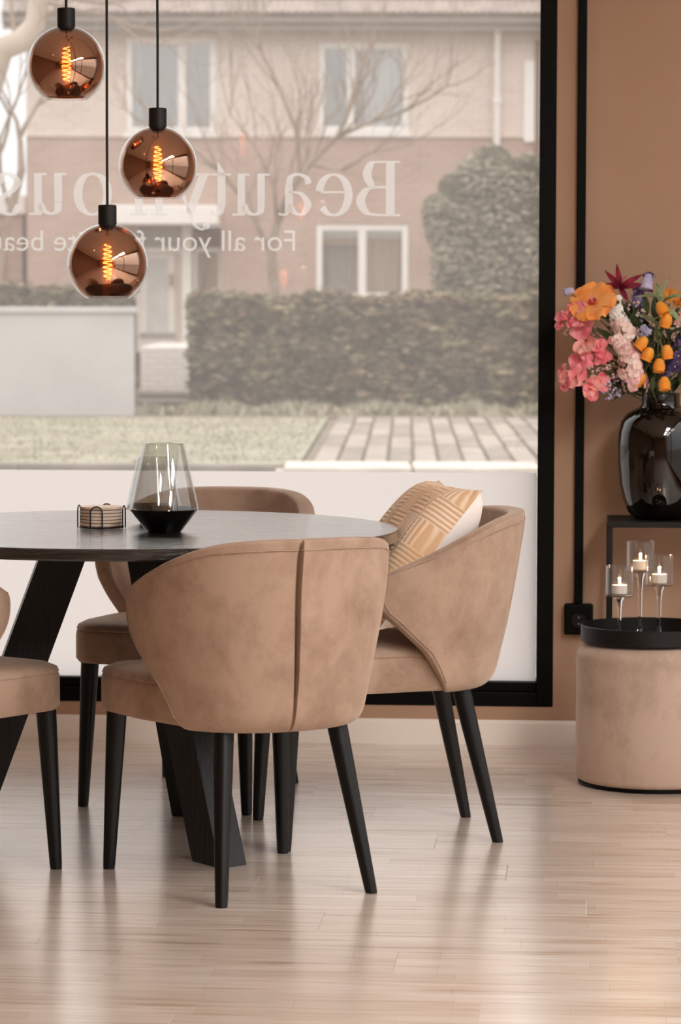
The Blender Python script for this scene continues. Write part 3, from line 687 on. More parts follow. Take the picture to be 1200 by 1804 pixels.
# twigs hanging in front of the house (same street tree reaches over)
bu = sthing('evergreen_shrub', 'big rounded grey green evergreen shrub at the house corner behind the hedge', 'shrub', sx(865, 41), 41)
r6 = random.Random(9); pts = {0: [], 1: []}
zt = sz(258, 41)
lobes = [((px - 865) * 41 / FPX, dy, sz(py, 41), r_ * 41 / FPX) for px, py, r_, dy in ((850, 430, 85, 0), (905, 420, 75, .1), (800, 402, 52, -.2), (860, 335, 66, 0), (915, 345, 55, .1), (866, 288, 32, 0), (782, 378, 36, -.1), (820, 470, 62, -.3), (900, 480, 72, -.2), (768, 362, 18, 0), (800, 330, 24, 0), (930, 300, 28, .1), (850, 505, 80, -.2))]
for i in range(26000):
    x, y_, z, r_ = lobes[r6.randrange(len(lobes))]
    v = Vector((r6.gauss(0, 1), r6.gauss(0, 1), r6.gauss(0, 1))).normalized() * r_ * r6.uniform(.8, 1.05)
    p = (x + v.x, y_ + v.y, max(.03, z + v.z)); pts[0 if math.sin(p[0] * 5 + p[2] * 4) + r6.gauss(0, .6) > 0 else 1].append(p)
cb_ = MB()
for x, y_, z, r_ in lobes: cb_.ball((x, y_, z), r_ * .8, 12, 8)
tag(cb_.build('branch_core', pm('shrub_core', '#5d574a', .9), bu), kind='stuff')
for k, (c1, c2) in enumerate((('#8f8774', '#aaa28e'), ('#9d9683', '#b8b1a0'))):
    mb = MB(); leafcloud(mb, pts[k], .10, r6); tag(mb.build('foliage', noisy('shrub_leaf', c1, c2, 2, 4, .8, spec=.2), bu), kind='stuff')
MB().tube([(0, 0, 0), (0, 0, zt * .3), (.05, 0, zt * .8)], [.09, .07, .03], 8).build('trunk', M['bark'], bu)

# ================================================================== TABLE
TC = Vector((-1.08, -1.735)); TR = .637; TZ = .76
def oak_black():
    m, n, l, p = newmat('black_stained_oak')
    tc = n.new('ShaderNodeTexCoord'); mp = n.new('ShaderNodeMapping'); mp.inputs['Scale'].default_value = (2.2, 22, 22)
    l.new(tc.outputs['Object'], mp.inputs['Vector'])
    t = n.new('ShaderNodeTexNoise'); t.inputs['Scale'].default_value = 3.2; t.inputs['Detail'].default_value = 8; t.inputs['Distortion'].default_value = 1.6
    l.new(mp.outputs[0], t.inputs['Vector'])
    r = n.new('ShaderNodeValToRGB'); r.color_ramp.elements[0].position = .38; r.color_ramp.elements[1].position = .7
    r.color_ramp.elements[0].color = hx('#0f0d0c'); r.color_ramp.elements[1].color = hx('#2a2522')
    l.new(t.outputs['Fac'], r.inputs[0]); l.new(r.outputs[0], p.inputs['Base Color'])
    p.inputs['Roughness'].default_value = .3; p.inputs['Specular IOR Level'].default_value = .6; p.inputs['Coat Weight'].default_value = 1.0; p.inputs['Coat Roughness'].default_value = .13
    b = n.new('ShaderNodeBump'); b.inputs['Strength'].default_value = .35; b.inputs['Distance'].default_value = .003
    l.new(t.outputs['Fac'], b.inputs['Height']); l.new(b.outputs[0], p.inputs['Normal'])
    b2 = n.new('ShaderNodeBump'); b2.inputs['Strength'].default_value = .8; b2.inputs['Distance'].default_value = .002
    l.new(t.outputs['Fac'], b2.inputs['Height']); l.new(b2.outputs[0], p.inputs['Coat Normal'])
    return m
M['oak_black'] = oak_black()
M['oak_leg'] = noisy('black_oak_legs', '#0a0908', '#15120f', 5, 6, .42, .15, 12, (8, 8, 1), .4)
tb = thing('dining_table', 'round black oak dining table with three slanted slab legs', 'table', (TC.x, TC.y, 0))
MB().lathe([(TR - .09, .727), (TR - .004, .733), (TR, .737), (TR, .757), (TR - .003, .76)], 128).build('tabletop', M['oak_black'], tb, smooth=30)
lc = Vector((-1.11, -1.67)) - TC
for a in (-48, 72, 192):
    a = math.radians(a); lm = MB().bbox(-.5, .5, -.038, .038, 0, 1, .004)
    def mp_(p):
        x, y_, z = p; r_ = lerp(.345, .075, z) + (x + .5) * .112
        return (lc.x + math.cos(a) * r_ - math.sin(a) * y_, lc.y + math.sin(a) * r_ + math.cos(a) * y_, z * .727)
    # bevel offsets were made on a unit box, so keep the chamfer small after the mapping
    lm.v = [mp_(p) for p in lm.v]; lm.build('leg', M['oak_leg'], tb)

# ================================================================== CHAIRS
FT = [(0, -.125), (.14, -.105), (.33, -.07), (.55, .0), (.655, .04), (.79, .064), (.93, .055), (1, .015)]
ZT = [(-.37, .797), (-.34, .796), (-.28, .786), (-.2, .755), (-.1, .712), (0, .672), (.03, .658), (.07, .645)]
T0 = -.06
def sm(x): x = max(0, min(1, x)); return x * x * (3 - 2 * x)
def plan(v, off=0.0):
    """half outline of the shell at height fraction v, rear middle to arm tip, (x>=0, t)"""
    a = lerp(.236, .288, sm(v * 1.15)) - off; b = lerp(.218, .299, v ** .8) - off; F = interp(v, FT)
    pts = []
    for i in range(61):
        th = PI / 2 * i / 60; t = T0 - b * math.cos(th); x = a * math.sin(th) ** .86
        if t > F: break
        pts.append((x, t))
    t = T0
    while t < F - .004 and F > T0:
        t = min(F, t + .008); pts.append((a - .022 * ((t - T0) / .12) ** 2, t))
    return pts
def resample(pts, fr):
    L = [0]
    for (a, b), (c, d) in zip(pts, pts[1:]): L.append(L[-1] + math.hypot(c - a, d - b))
    out = []
    for f in fr:
        s = f * L[-1]; i = 0
        while i < len(L) - 2 and L[i + 1] < s: i += 1
        k = (s - L[i]) / max(1e-9, L[i + 1] - L[i]); out.append((lerp(pts[i][0], pts[i + 1][0], k), lerp(pts[i][1], pts[i + 1][1], k)))
    return out
fr_half = [0, .10, .2, .3, .4, .5, .6, .7, .78, .86, .92, .965, 1]
sgn = [(-f) for f in reversed(fr_half[1:])] + [0] + fr_half[1:]
# columns crowded round the pleat on the chair's left of the back seam (x negative = chair's left)
pl = -.06
extra = [pl - .05, pl - .02, pl - .012, pl - .004, pl - .0015, pl + .0015, pl + .005, pl + .014, pl + .03, pl + .06]
sgn = sorted([s for s in sgn if not (pl - .06 < s < pl + .07)] + extra)
vr = [0, .035, .09, .2, .33, .45, .56, .66, .76, .85, .91, .94, .975, 1]
def shell_rows():
    outer, inner = [], []
    top = resample(plan(1), [abs(s) for s in sgn]); ztop = [interp(t, ZT) for x, t in top]
    for v in vr:
        inset = .022 * (1 - min(1, v / .09)) ** 2
        po = resample(plan(v, inset), [abs(s) for s in sgn]); th = lerp(.05, .042, v); pi_ = resample(plan(v, th), [abs(s) for s in sgn])
        ro, ri = [], []
        for k, s in enumerate(sgn):
            z = .366 + v * (ztop[k] - .366); z += .006 * (1 - min(1, v / .05)) * 0
            g = 1 if s >= 0 else -1
            x, t = po[k]; x *= g; d = s - pl; disp = 0
            if -.0605 < d < .0:  disp = -.020 * max(0, 1 - abs(d + .002) / .015)
            elif 0 <= d < .075: disp = .009 * max(0, 1 - d / .065)
            disp *= min(1, .25 + v * 2.2) * (1 - max(0, (v - .93) / .07))
            ln = math.hypot(x, t - T0) or 1
            ro.append((x + x / ln * disp, t + (t - T0) / ln * disp, z))
            x, t = pi_[k]; ri.append((x * g, t, z - .004 * v))
        outer.append(ro); inner.append(ri)
    return outer, inner
def shell_mesh():
    o, i = shell_rows(); R, K = len(o), len(o[0]); mb = MB()
    mb.v = [p for r in o for p in r] + [p for r in i for p in r]; n = R * K
    for a in range(R - 1):
        for b in range(K - 1):
            mb.f.append((a * K + b, a * K + b + 1, (a + 1) * K + b + 1, (a + 1) * K + b)); mb.f.append((n + a * K + b, n + (a + 1) * K + b, n + (a + 1) * K + b + 1, n + a * K + b + 1))
    ring = [(0, b) for b in range(K)] + [(a, K - 1) for a in range(1, R)] + [(R - 1, b) for b in range(K - 2, -1, -1)] + [(a, 0) for a in range(R - 2, 0, -1)]
    for (a, b), (c, d) in zip(ring, ring[1:] + ring[:1]): mb.f.append((a * K + b, n + a * K + b, n + c * K + d, c * K + d))
    mb.m = [0] * len(mb.f)
    # rear x increases to chair's right; flip if needed handled by normals
    me = mb.mesh('backrest', M['velvet'], 180)
    bm = bmesh.new(); bm.from_mesh(me); bmesh.ops.recalc_face_normals(bm, faces=bm.faces); bm.to_mesh(me); bm.free()
    return me
def rim_pts(v=1.0, off=.0, dz=.0):
    top = resample(plan(1, off), [i / 30 for i in range(31)])
    P = [(-x, t, interp(t, ZT) + dz) for x, t in reversed(top)] + [(x, t, interp(t, ZT) + dz) for x, t in top[1:]]
    return P
def seat_outline(inset):
    pts = []; W, B = .254 - inset, .222
    fy = .291 - inset; c = .08
    for i in range(9):                                 # front right corner
        a = PI / 2 * i / 8; pts.append((W - c + c * math.cos(a) , fy - c + c * math.sin(a)))
    # slightly bowed front edge
    for i in range(1, 8): pts.append((lerp(W - c, -(W - c), i / 8), fy + .006 * math.sin(PI * i / 8)))
    for i in range(9):
        a = PI / 2 + PI / 2 * i / 8; pts.append((-(W - c) + c * math.cos(a), fy - c + c * math.sin(a)))
    pts.append((-(W - .012), .05)); 
    bW = B - .012 - inset
    for i in range(17):
        a = PI + PI * i / 16; pts.append((bW * math.cos(a), -.08 + (.185 - inset) * math.sin(a)))
    pts.append((W - .012, .05))
    return pts
def seat_mesh():
    mb = MB(); lv = [(.03, .369), (.006, .372), (0, .382), (0, .44), (.001, .452), (.004, .455), (.001, .458), (.004, .468), (.02, .477), (.07, .484), (.13, .487)]
    n = len(seat_outline(0))
    for ins, z in lv: mb.v += [(x, y_, z) for x, y_ in seat_outline(ins)]
    for k in range(len(lv) - 1):
        for i in range(n): mb.f.append((k * n + i, k * n + (i + 1) % n, (k + 1) * n + (i + 1) % n, (k + 1) * n + i))
    mb.f.append(tuple(range(n - 1, -1, -1))); mb.f.append(tuple((len(lv) - 1) * n + i for i in range(n)))
    mb.m = [0] * len(mb.f); return mb.mesh('seat', M['velvet'], 50)
def leg_mesh(tx_, ty_, bx_, by_):
    mb = MB(); pts = [Vector((lerp(tx_, bx_, k), lerp(ty_, by_, k), lerp(.376, 0, k))) for k in (0, .25, .5, .75, .97, 1)]
    v = []; n = 20
    for p, r_ in zip(pts, (.0235, .0215, .019, .0165, .0142, .0132)):
        v += [(p.x + r_ * math.cos(2 * PI * i / n), p.y + r_ * math.sin(2 * PI * i / n), p.z) for i in range(n)]
    f = [(j * n + i, (j + 1) * n + i, (j + 1) * n + (i + 1) % n, j * n + (i + 1) % n) for j in range(5) for i in range(n)]
    f += [tuple(range(n)), tuple(5 * n + i for i in range(n - 1, -1, -1))]
    mb.add(v, f); return mb.mesh('leg', M['black_wood'], 40)
shell_me, seat_me = shell_mesh(), seat_mesh()
_o, _i = shell_rows(); _K = len(_o[0]); _R = len(_o)
_path = [_o[r][1] for r in range(2, _R - 3)] + [_o[_R - 3][c] for c in range(1, _K - 1)] + [_o[r][_K - 2] for r in range(_R - 4, 1, -1)]
pip = MB().tube(_path, .0016, 6); pip_me = pip.mesh('piping', M['velvet'], 180)
legs = [leg_mesh(.208, .245, .222, .262), leg_mesh(-.208, .245, -.222, .262), leg_mesh(.137, -.178, .182, -.2625), leg_mesh(-.137, -.178, -.182, -.2625)]
def make_chair():
    t = thing('dining_chair', '', 'chair', group='dining chairs around the round table')
    linkmesh('seat', seat_me, t)
    b = linkmesh('backrest', shell_me, t); s = b.modifiers.new('smooth', 'SUBSURF'); s.levels = 1; s.render_levels = 2
    linkmesh('piping', pip_me, b)
    for m in legs: linkmesh('leg', m, t)
    return t
ch0 = make_chair()
spots = [(-.759, -2.1635, 121.8, 'rose beige velvet chair showing its rounded back with the vertical pleat to the camera'),
         (-.507, -1.518, 194.5, 'rose beige velvet chair with a patterned cushion on its seat'),
         (-1.016, -.99, 258.0, 'rose beige velvet chair behind the table, its back towards the window'),
         (-1.5275, -2.191, 61.0, 'rose beige velvet chair with only its seat corner and one leg in the picture')]
bpy.context.view_layer.update()
for i, (x, y_, a, lab) in enumerate(spots):
    o = ch0 if i == 0 else copy_tree(ch0)
    o.location = (x, y_, 0); o.rotation_euler = (0, 0, math.radians(a - 90)); o['label'] = lab

# cushion on the second chair
def cushion_mat():
    m, n, l, p = newmat('woven_peach_fabric')
    tc = n.new('ShaderNodeTexCoord'); mp = n.new('ShaderNodeMapping'); l.new(tc.outputs['Object'], mp.inputs['Vector'])
    S = 26.0
    ck = n.new('ShaderNodeTexChecker'); ck.inputs['Scale'].default_value = 14.0; l.new(mp.outputs[0], ck.inputs['Vector'])
    def stripes(axis):
        wv = n.new('ShaderNodeTexWave'); wv.bands_direction = axis; wv.inputs['Scale'].default_value = S; wv.inputs['Distortion'].default_value = .6
        l.new(mp.outputs[0], wv.inputs['Vector']); return wv
    a, b = stripes('X'), stripes('Y')
    mx = n.new('ShaderNodeMix'); mx.data_type = 'FLOAT'; l.new(ck.outputs['Fac'], mx.inputs[0]); l.new(a.outputs['Fac'], mx.inputs[2]); l.new(b.outputs['Fac'], mx.inputs[3])
    no = n.new('ShaderNodeTexNoise'); no.inputs['Scale'].default_value = 9; no.inputs['Detail'].default_value = 2; l.new(mp.outputs[0], no.inputs['Vector'])
    ad = n.new('ShaderNodeMath'); ad.operation = 'MULTIPLY_ADD'; ad.inputs[1].default_value = .55; l.new(mx.outputs[0], ad.inputs[0]); l.new(no.outputs['Fac'], ad.inputs[2])
    r = n.new('ShaderNodeValToRGB'); r.color_ramp.elements[0].position = .35; r.color_ramp.elements[1].position = .95
    r.color_ramp.elements[0].color = hx('#f6e8db'); r.color_ramp.elements[1].color = hx('#e0b892')
    e = r.color_ramp.elements.new(.62); e.color = hx('#efd3b8')
    l.new(ad.outputs[0], r.inputs[0]); l.new(r.outputs[0], p.inputs['Base Color'])
    p.inputs['Roughness'].default_value = .9; p.inputs['Specular IOR Level'].default_value = .1
    bp = n.new('ShaderNodeBump'); bp.inputs['Strength'].default_value = .4; bp.inputs['Distance'].default_value = .003; l.new(mx.outputs[0], bp.inputs['Height']); l.new(bp.outputs[0], p.inputs['Normal'])
    return m
cu = thing('cushion', 'square cushion with peach basket weave front and white back leaning in the velvet chair', 'cushion', (0, 0, 0))
HS = .208
def cush(sign, mat, name):
    P = []; n = 20
    for i in range(n + 1):
        r_ = []
        for j in range(n + 1):
            u, v = i / n * 2 - 1, j / n * 2 - 1
            x, y_ = HS * u * (1 - .09 * (1 - u * u) * 0 - .085 * (1 - v * v)), HS * v * (1 - .085 * (1 - u * u))
            h = .085 * ((1 - u ** 4) * (1 - v ** 4)) ** .55
            h += .004 * math.sin(9 * u + 4 * v) * (1 - u * u) * (1 - v * v)
            r_.append((x, y_, sign * h))
        P.append(r_ if sign > 0 else r_[::-1])
    return MB().grid(P).build(name, mat, cu, smooth=180)
cush(1, cushion_mat(), 'front_panel'); cush(-1, noisy('white_cotton', '#f0e9e4', '#f7f2ee', 4, 3, .9, .15, 20), 'back_panel')
cB = Matrix.Translation((-.507, -1.518, 0)) @ Matrix.Rotation(math.radians(194.5 - 90), 4, 'Z')
mid = Vector((-.020, -.075, .688)); upv = Vector((0, -.62, .80)).normalized(); nz = Vector((0, .80, .62)).normalized(); xv = upv.cross(nz)
_rz = Matrix.Rotation(math.radians(3), 3, 'Z'); upv, nz, xv = _rz @ upv, _rz @ nz, _rz @ xv
cu.matrix_world = cB @ Matrix(((xv.x, upv.x, nz.x, mid.x), (xv.y, upv.y, nz.y, mid.y), (xv.z, upv.z, nz.z, mid.z), (0, 0, 0, 1)))

# ================================================================== ON THE TABLE
M['smoke_glass'] = glass_sheet('smoked_glass', (.94, .94, .93, 1), .07)
M['black_glass'] = pm('black_glass', '#050404', .06, spec=.6)
def hurricane(label, px, py, hR, H_, rt, rb, zk):
    c = on_z(px, py, TZ); t = thing('hurricane_vase', label, 'vase', (c.x, c.y, TZ), 0, 'black bottomed glass vases on the table')
    n = 48; th = .0025
    MB().lathe([(rb - .004, .001), (rb, 0), (hR, zk), (hR - th, zk + .002), (rb - .004, .012), (.002, .012)], n).build('black_base', M['black_glass'], t, smooth=25)
    MB().lathe([(hR, zk), (rt + .0015, H_ - .002), (rt, H_), (rt - th, H_ - .001), (hR - th, zk)], n, close=True).build('glass_body', M['smoke_glass'], t, smooth=25)
    return c
hv = hurricane('taller angular glass vase with a black base on the table', 289, 937, .0815, .208, .0465, .040, .054)
hurricane('smaller angular glass vase standing half hidden behind the taller one', 271, 922, .066, .163, .038, .033, .044)
cc = on_z(179, 930.5, TZ)
ho = thing('coaster_holder', 'black wire coaster holder with four rounded loops on the table', 'coaster holder', (cc.x, cc.y, TZ))
hb = MB()
hb.tube([(.052 * math.cos(2 * PI * i / 40), .052 * math.sin(2 * PI * i / 40), .0035) for i in range(41)], .0016, 6)
hb.build('base_ring', M['black_metal'], ho)
for k in range(4):
    a = math.radians(-90 + k * 90 - 4); lp = []
    w2, R_, top = .0145, .0545, .0545
    L = [(w2, 0.0016)] + [(w2, z) for z in (.012, .026, top - w2)] + [(w2 * math.cos(q), top - w2 + w2 * math.sin(q)) for q in [PI * i / 8 for i in range(1, 8)]] + [(-w2, z) for z in (top - w2, .026, .012, .0016)]
    pts = [(R_ * math.cos(a) - s * math.sin(a), R_ * math.sin(a) + s * math.cos(a), z) for s, z in L]
    MB().tube(pts, .0016, 6).build('wire_loop', M['black_metal'], ho, smooth=60)
for s in (0, 1): MB().tube([(.052 * math.cos(s * PI / 2), .052 * math.sin(s * PI / 2), .0035), (-.052 * math.cos(s * PI / 2), -.052 * math.sin(s * PI / 2), .0035)], .0016, 6).build('cross_wire', M['black_metal'], ho)
M['coaster'] = pm('pale_stone_coaster', '#f6e3d2', .6)
M['coaster_top'] = pm('coaster_top', '#efdccb', .5)
M['gap_shade'] = pm('dark_gap_band', '#5b4534', .9)  # dark band painted for the shaded gap between stacked coasters
cm = MB(); cm.lathe([(.0486, 0), (.0486, .0016)], 48); _k = len(cm.f); cm.lathe([(.0488, .0016), (.0495, .0023), (.0495, .0072), (.0486, .0079)], 48); cm.m = [1] * _k + [0] * (len(cm.f) - _k); cme = cm.mesh('coaster', [M['coaster'], M['gap_shade']], 30)
for k in range(6):
    o = linkmesh('coaster', cme, None, (cc.x + random.uniform(-.001, .001), cc.y + random.uniform(-.001, .001), TZ + .0052 + k * .0079), (0, 0, k * 1.1))
    tag(o, 'round pale coaster, %s in the black wire holder' % ('lowest of the stack', 'second from the bottom of the stack', 'third from the bottom of the stack', 'fourth from the bottom of the stack', 'second from the top of the stack', 'topmost of the stack')[k], 'coaster', 'coasters stacked in the wire holder')

# ================================================================== PENDANT LAMPS
def copper_mat():
    m, n, l, p = newmat('copper_mirror_glass'); n.remove(p); out = n['Material Output']
    gl = n.new('ShaderNodeBsdfGlossy'); gl.inputs[0].default_value = hx('#e6b796'); gl.inputs['Roughness'].default_value = .015
    tr = n.new('ShaderNodeBsdfTransparent'); tr.inputs[0].default_value = hx('#e2b48c')
    a = n.new('ShaderNodeMixShader'); a.inputs[0].default_value = .36; l.new(gl.outputs[0], a.inputs[1]); l.new(tr.outputs[0], a.inputs[2])
    l.new(a.outputs[0], out.inputs['Surface']); return m
M['copper'] = copper_mat(); M['clear'] = glass_sheet('clear_glass', (.97, .97, .97, 1), .04)
M['bulb'] = glass_sheet('bulb_glass', (1, .93, .84, 1), .05, .07, '#ffd2a0')
M['filament'] = pm('glowing_filament', '#ff8a3c', .5, Emission_Color=(1, .54, .30, 1), Emission_Strength=75)
M['socket'] = pm('black_lamp_holder', '#12100f', .5, spec=.35)
def pendant(label, px, py, Rr, D, turn):
    c = at(px, py, D); zt_ = ZC - c.z
    t = thing('pendant_lamp', label, 'lamp', (c.x, c.y, c.z), turn, 'copper glass pendant lamps over the table')
    k = Rr / .0925
    # globe: open below
    def prof(r_, a0=14, a1=148, n=40): return [(r_ * math.sin(math.radians(lerp(a0, a1, i / n))), r_ * math.cos(math.radians(lerp(a0, a1, i / n)))) for i in range(n + 1)]
    g = MB(); P = prof(Rr); v = []; f = []; n = 64
    Q = P + prof(Rr - .0014)[::-1]; g.lathe(Q, n, close=True); g.build('glass_globe', M['clear'], t, smooth=60)
    g = MB(); Q = prof(Rr - .0045, 14, 146) + prof(Rr - .0052, 14, 146)[::-1]; g.lathe(Q, n, close=True); g.build('copper_coating', M['copper'], t, smooth=60)
    MB().lathe([(.0185 * k, Rr * .86), (.0185 * k, Rr * .97), (.0212, Rr * .975), (.0212, Rr + .0395), (.0195, Rr + .0415), (.004, Rr + .0425)], 32).build('lamp_holder', M['socket'], t, smooth=40)
    cd = [(0, 0, Rr + .042), (.0008, 0, Rr + .2), (-.0012, .0005, Rr + .42), (.001, 0, Rr + .7), (0, 0, zt_)]
    MB().tube(cd, .0032, 8).build('cord', M['socket'], t, smooth=80)
    MB().lathe([(.004, zt_ - .05), (.05, zt_ - .022), (.05, zt_ - .002)], 32).build('ceiling_cap', M['socket'], t, smooth=40)
    b = MB(); b.lathe([(.0125, Rr * .86), (.0135, Rr * .72), (.0165, Rr * .6), (.0165, -.035), (.012, -.048), (.003, -.053)], 20); bo = b.build('bulb', M['bulb'], t, smooth=60)
    fp = []
    for i in range(161):
        s = i / 160; a = s * 2 * PI * 8; rr = .0066 + .0036 * math.sin(s * PI)
        fp.append((rr * math.cos(a), rr * math.sin(a), lerp(.045, -.036, s)))
    MB().tube(fp, .0010, 5).build('filament', M['filament'], bo)
    MB().tube([(0, 0, Rr * .8), (0, 0, -.036)], .0014, 6).build('filament_support', M['bulb'], bo)
pendant('copper glass globe pendant lamp hanging highest of the three', 117, 116, .0925, 7.24, .3)
pendant('copper glass globe pendant lamp at middle height nearest the window centre', 278, 291.5, .0925, 7.24, 1.4)
pendant('copper glass globe pendant lamp hanging lowest of the three', 189.5, 465, .0925, 7.03, 2.2)

# ================================================================== RIGHT SIDE: POUF, TRAY, CANDLES, STAND, VASE
pc = Vector((.186, -.672)); PR = .210
po = thing('pouf', 'round light beige velvet pouf carrying the black tray', 'pouf', (pc.x, pc.y, 0))
MB().lathe([(PR - .03, 0), (PR - .006, .002), (PR - .006, .009)], 64).build('base_disc', M['black_paint'], po, smooth=30)
MB().lathe([(PR - .014, .009), (PR - .004, .014), (PR, .024), (PR + .001, .12), (PR, .24), (PR + .0005, .335), (PR - .0006, .343), (PR + .0002, .347), (PR - .004, .362), (PR - .016, .376), (PR - .04, .3835), (PR - .1, .386)], 96).build('cover', M['pouf'], po, smooth=60)
TY = .386; tcn = on_z(1135, 1128, TY); tc_ = Vector((pc.x - .012, pc.y - .005)); TRR = .187
ty = thing('tray', 'round black metal tray with a low rim on the beige pouf', 'tray', (tc_.x, tc_.y, TY))
MB().lathe([(.02, .001), (TRR - .003, 0), (TRR, .003), (TRR, .0435), (TRR - .002, .045), (TRR - .004, .0435), (TRR - .004, .005), (.02, .004)], 96).build('tray_body', M['black_metal'], ty, smooth=30)
ZB = TY + .0045
M['clear_solid'] = pm('clear_solid_glass', '#ffffff', .0, Transmission_Weight=1.0, IOR=1.46)
M['cup_glass'] = glass_sheet('cup_glass', (.97, .97, .97, 1), .09)
M['wax'] = pm('white_wax', '#f3ebe4', .5, Subsurface_Weight=.3, Subsurface_Radius=(.02, .012, .008))
M['flame'] = pm('candle_flame', '#ffd49a', .5, Emission_Color=(1, .62, .28, 1), Emission_Strength=30)
def candle(label, clabel, px, py_foot, py_cup, py_top, Y):
    c = on_y(px, py_foot, Y); c.z = ZB; s = on_y(px, py_cup, Y).z - ZB; h = on_y(px, py_top, Y).z - ZB; R_ = .0375
    t = thing('candle_holder', label, 'candle holder', c, 0, 'stemmed glass candle holders on the tray')
    MB().lathe([(.034, 0), (.0345, .0015), (.020, .006), (.009, .013), (.006, .028), (.0052, .06), (.006, s * .72), (.009, s * .9), (.0135, s - .006), (.0135, s - .001)], 32).build('stem', M['clear_solid'], t, smooth=60)
    MB().lathe([(R_ - .004, s - .001), (R_, s + .002), (R_, h - .001), (R_ - .0009, h), (R_ - .0018, h - .001), (R_ - .0018, s + .006), (.002, s + .0055)], 40).build('cup', M['cup_glass'], t, smooth=35)
    k = thing('tea_light', clabel, 'candle', (c.x, c.y, ZB + s + .0062), 0, 'tea lights burning in the glass holders')
    MB().lathe([(.0195, 0), (.0205, .001), (.0205, .0235), (.0195, .024), (.0195, .0225)], 28).build('cup_shell', M['wax'], k, smooth=30)
    MB().lathe([(.019, .002), (.019, .0225), (.0175, .0235), (.004, .0228)], 28).build('wax', M['wax'], k, smooth=30)
    MB().tube([(0, 0, .022), (.0006, 0, .0285)], .0007, 5).build('wick', M['socket'], k)
    MB().lathe([(.0008, .026), (.0030, .029), (.0033, .032), (.002, .036), (.0004, .040)], 12).build('flame', M['flame'], k, smooth=180)
    l = bpy.data.lights.new('flame_light', 'POINT'); l.energy = .25; l.color = (1, .6, .28); l.shadow_soft_size = .004
    lo = bpy.data.objects.new('flame_light', l); COL.objects.link(lo); lo.parent = k; lo.location = (0, 0, .034)
candle('shortest clear glass candle holder on the tray', 'white tea light in the shortest glass holder', 1091, 1121, 1050, 996, -.745)
candle('tallest clear glass candle holder on the tray', 'white tea light in the tallest glass holder', 1127.5, 1112, 1007, 953, -.66)
candle('medium height clear glass candle holder on the tray', 'white tea light in the medium height glass holder', 1161, 1117, 1031, 977, -.71)

SZ = .683; b0 = on_y(1069, 908, -.06); SX = b0.x; SW = .32
sd = thing('plant_stand', 'narrow black metal stand carrying the dark vase', 'stand', (SX + SW / 2, -.20, 0))
q = SW / 2; d = .14; tk_ = .016
MB().bbox(-q, q, -d, d, SZ - tk_, SZ, .0015).build('top', M['black_metal'], sd)
for x in (-1, 1):
    for y_ in (-1, 1): MB().bbox(x * q - (tk_ if x > 0 else 0), x * q + (tk_ if x < 0 else 0), y_ * d - (tk_ if y_ > 0 else 0), y_ * d + (tk_ if y_ < 0 else 0), 0, SZ - tk_, .001).build('leg', M['black_metal'], sd)
for x in (-1, 1): MB().bbox(x * q - (tk_ if x > 0 else 0), x * q + (tk_ if x < 0 else 0), -d + tk_, d - tk_, 0, tk_, .001).build('foot_bar', M['black_metal'], sd)
for y_ in (-1, 1): MB().bbox(-q + tk_, q - tk_, y_ * d - (tk_ if y_ > 0 else 0), y_ * d + (tk_ if y_ < 0 else 0), 0, tk_, .001).build('foot_bar', M['black_metal'], sd)
VX = on_y(1163, 900, -.2).x; VY = -.2
M['vase'] = pm('dark_amber_glass', '#0d0603', .035, spec=.6, Coat_Weight=.4, Coat_Roughness=.02)
va = thing('flower_vase', 'big glossy dark amber glass vase holding the bouquet', 'vase', (VX, VY, SZ))
vp = [(.02, .001), (.068, 0), (.078, .004), (.092, .022), (.107, .055), (.117, .1), (.1225, .16), (.123, .21), (.1205, .245), (.113, .277), (.098, .299), (.078, .311), (.062, .317), (.0555, .322), (.0545, .33), (.0545, .352), (.0560, .356), (.0545, .358), (.051, .356), (.050, .33), (.09, .29), (.116, .21), (.11, .09), (.08, .02), (.02, .012)]
MB().lathe(vp, 72).build('vase_body', M['vase'], va, smooth=50)

# ================================================================== BOUQUET
RF = random.Random(42)
NECK = Vector((VX, VY, SZ + .335))
def frame(p, z, spin=0.0):
    z = Vector(z).normalized(); x = z.orthogonal().normalized()
    if abs(z.z) < .95: x = Vector((0, 0, 1)).cross(z).normalized()
    y_ = z.cross(x); m = Matrix(((x.x, y_.x, z.x, p[0]), (x.y, y_.y, z.y, p[1]), (x.z, y_.z, z.z, p[2]), (0, 0, 0, 1)))
    return m @ Matrix.Rotation(spin, 4, 'Z')
def petal(L, W, lift=.3, curl=-.2, cup=.15, ruf=0.0, ph=0.0, n=7, m=6, base=.25, tip=.55):
    """blade along +X; lift and curl bend it along its length, cup across, ruf waves its edge"""
    P = []
    for i in range(n + 1):
        u = i / n; wv = W * (base + (1 - base) * math.sin(PI * min(1, u * tip + .0) ) ** .8) if tip < 1 else W * (math.sin(PI * (.04 + .95 * u)) ** .8)
        if tip < 1 and u > .82: wv *= math.sqrt(max(.05, 1 - ((u - .82) / .2) ** 2))
        row = []
        for j in range(m + 1):
            v = j / m * 2 - 1
            z = L * (lift * u + curl * u * u) + cup * W * v * v * math.sin(PI * min(1, u + .2)) + ruf * L * math.sin(v * 5 + ph + u * 3) * u * u
            row.append((L * u * (1 - .06 * v * v), wv * v / 2, z))
        P.append(row)
    return MB().grid(P)
def pmat(name, c1, c2, scale=30, tr=.25):
    m = noisy(name, c1, c2, scale, 3, .6, spec=.25)
    p = m.node_tree.nodes['Principled BSDF']; p.inputs['Subsurface Weight'].default_value = tr; p.inputs['Subsurface Radius'].default_value = (.006, .004, .003)
    return m
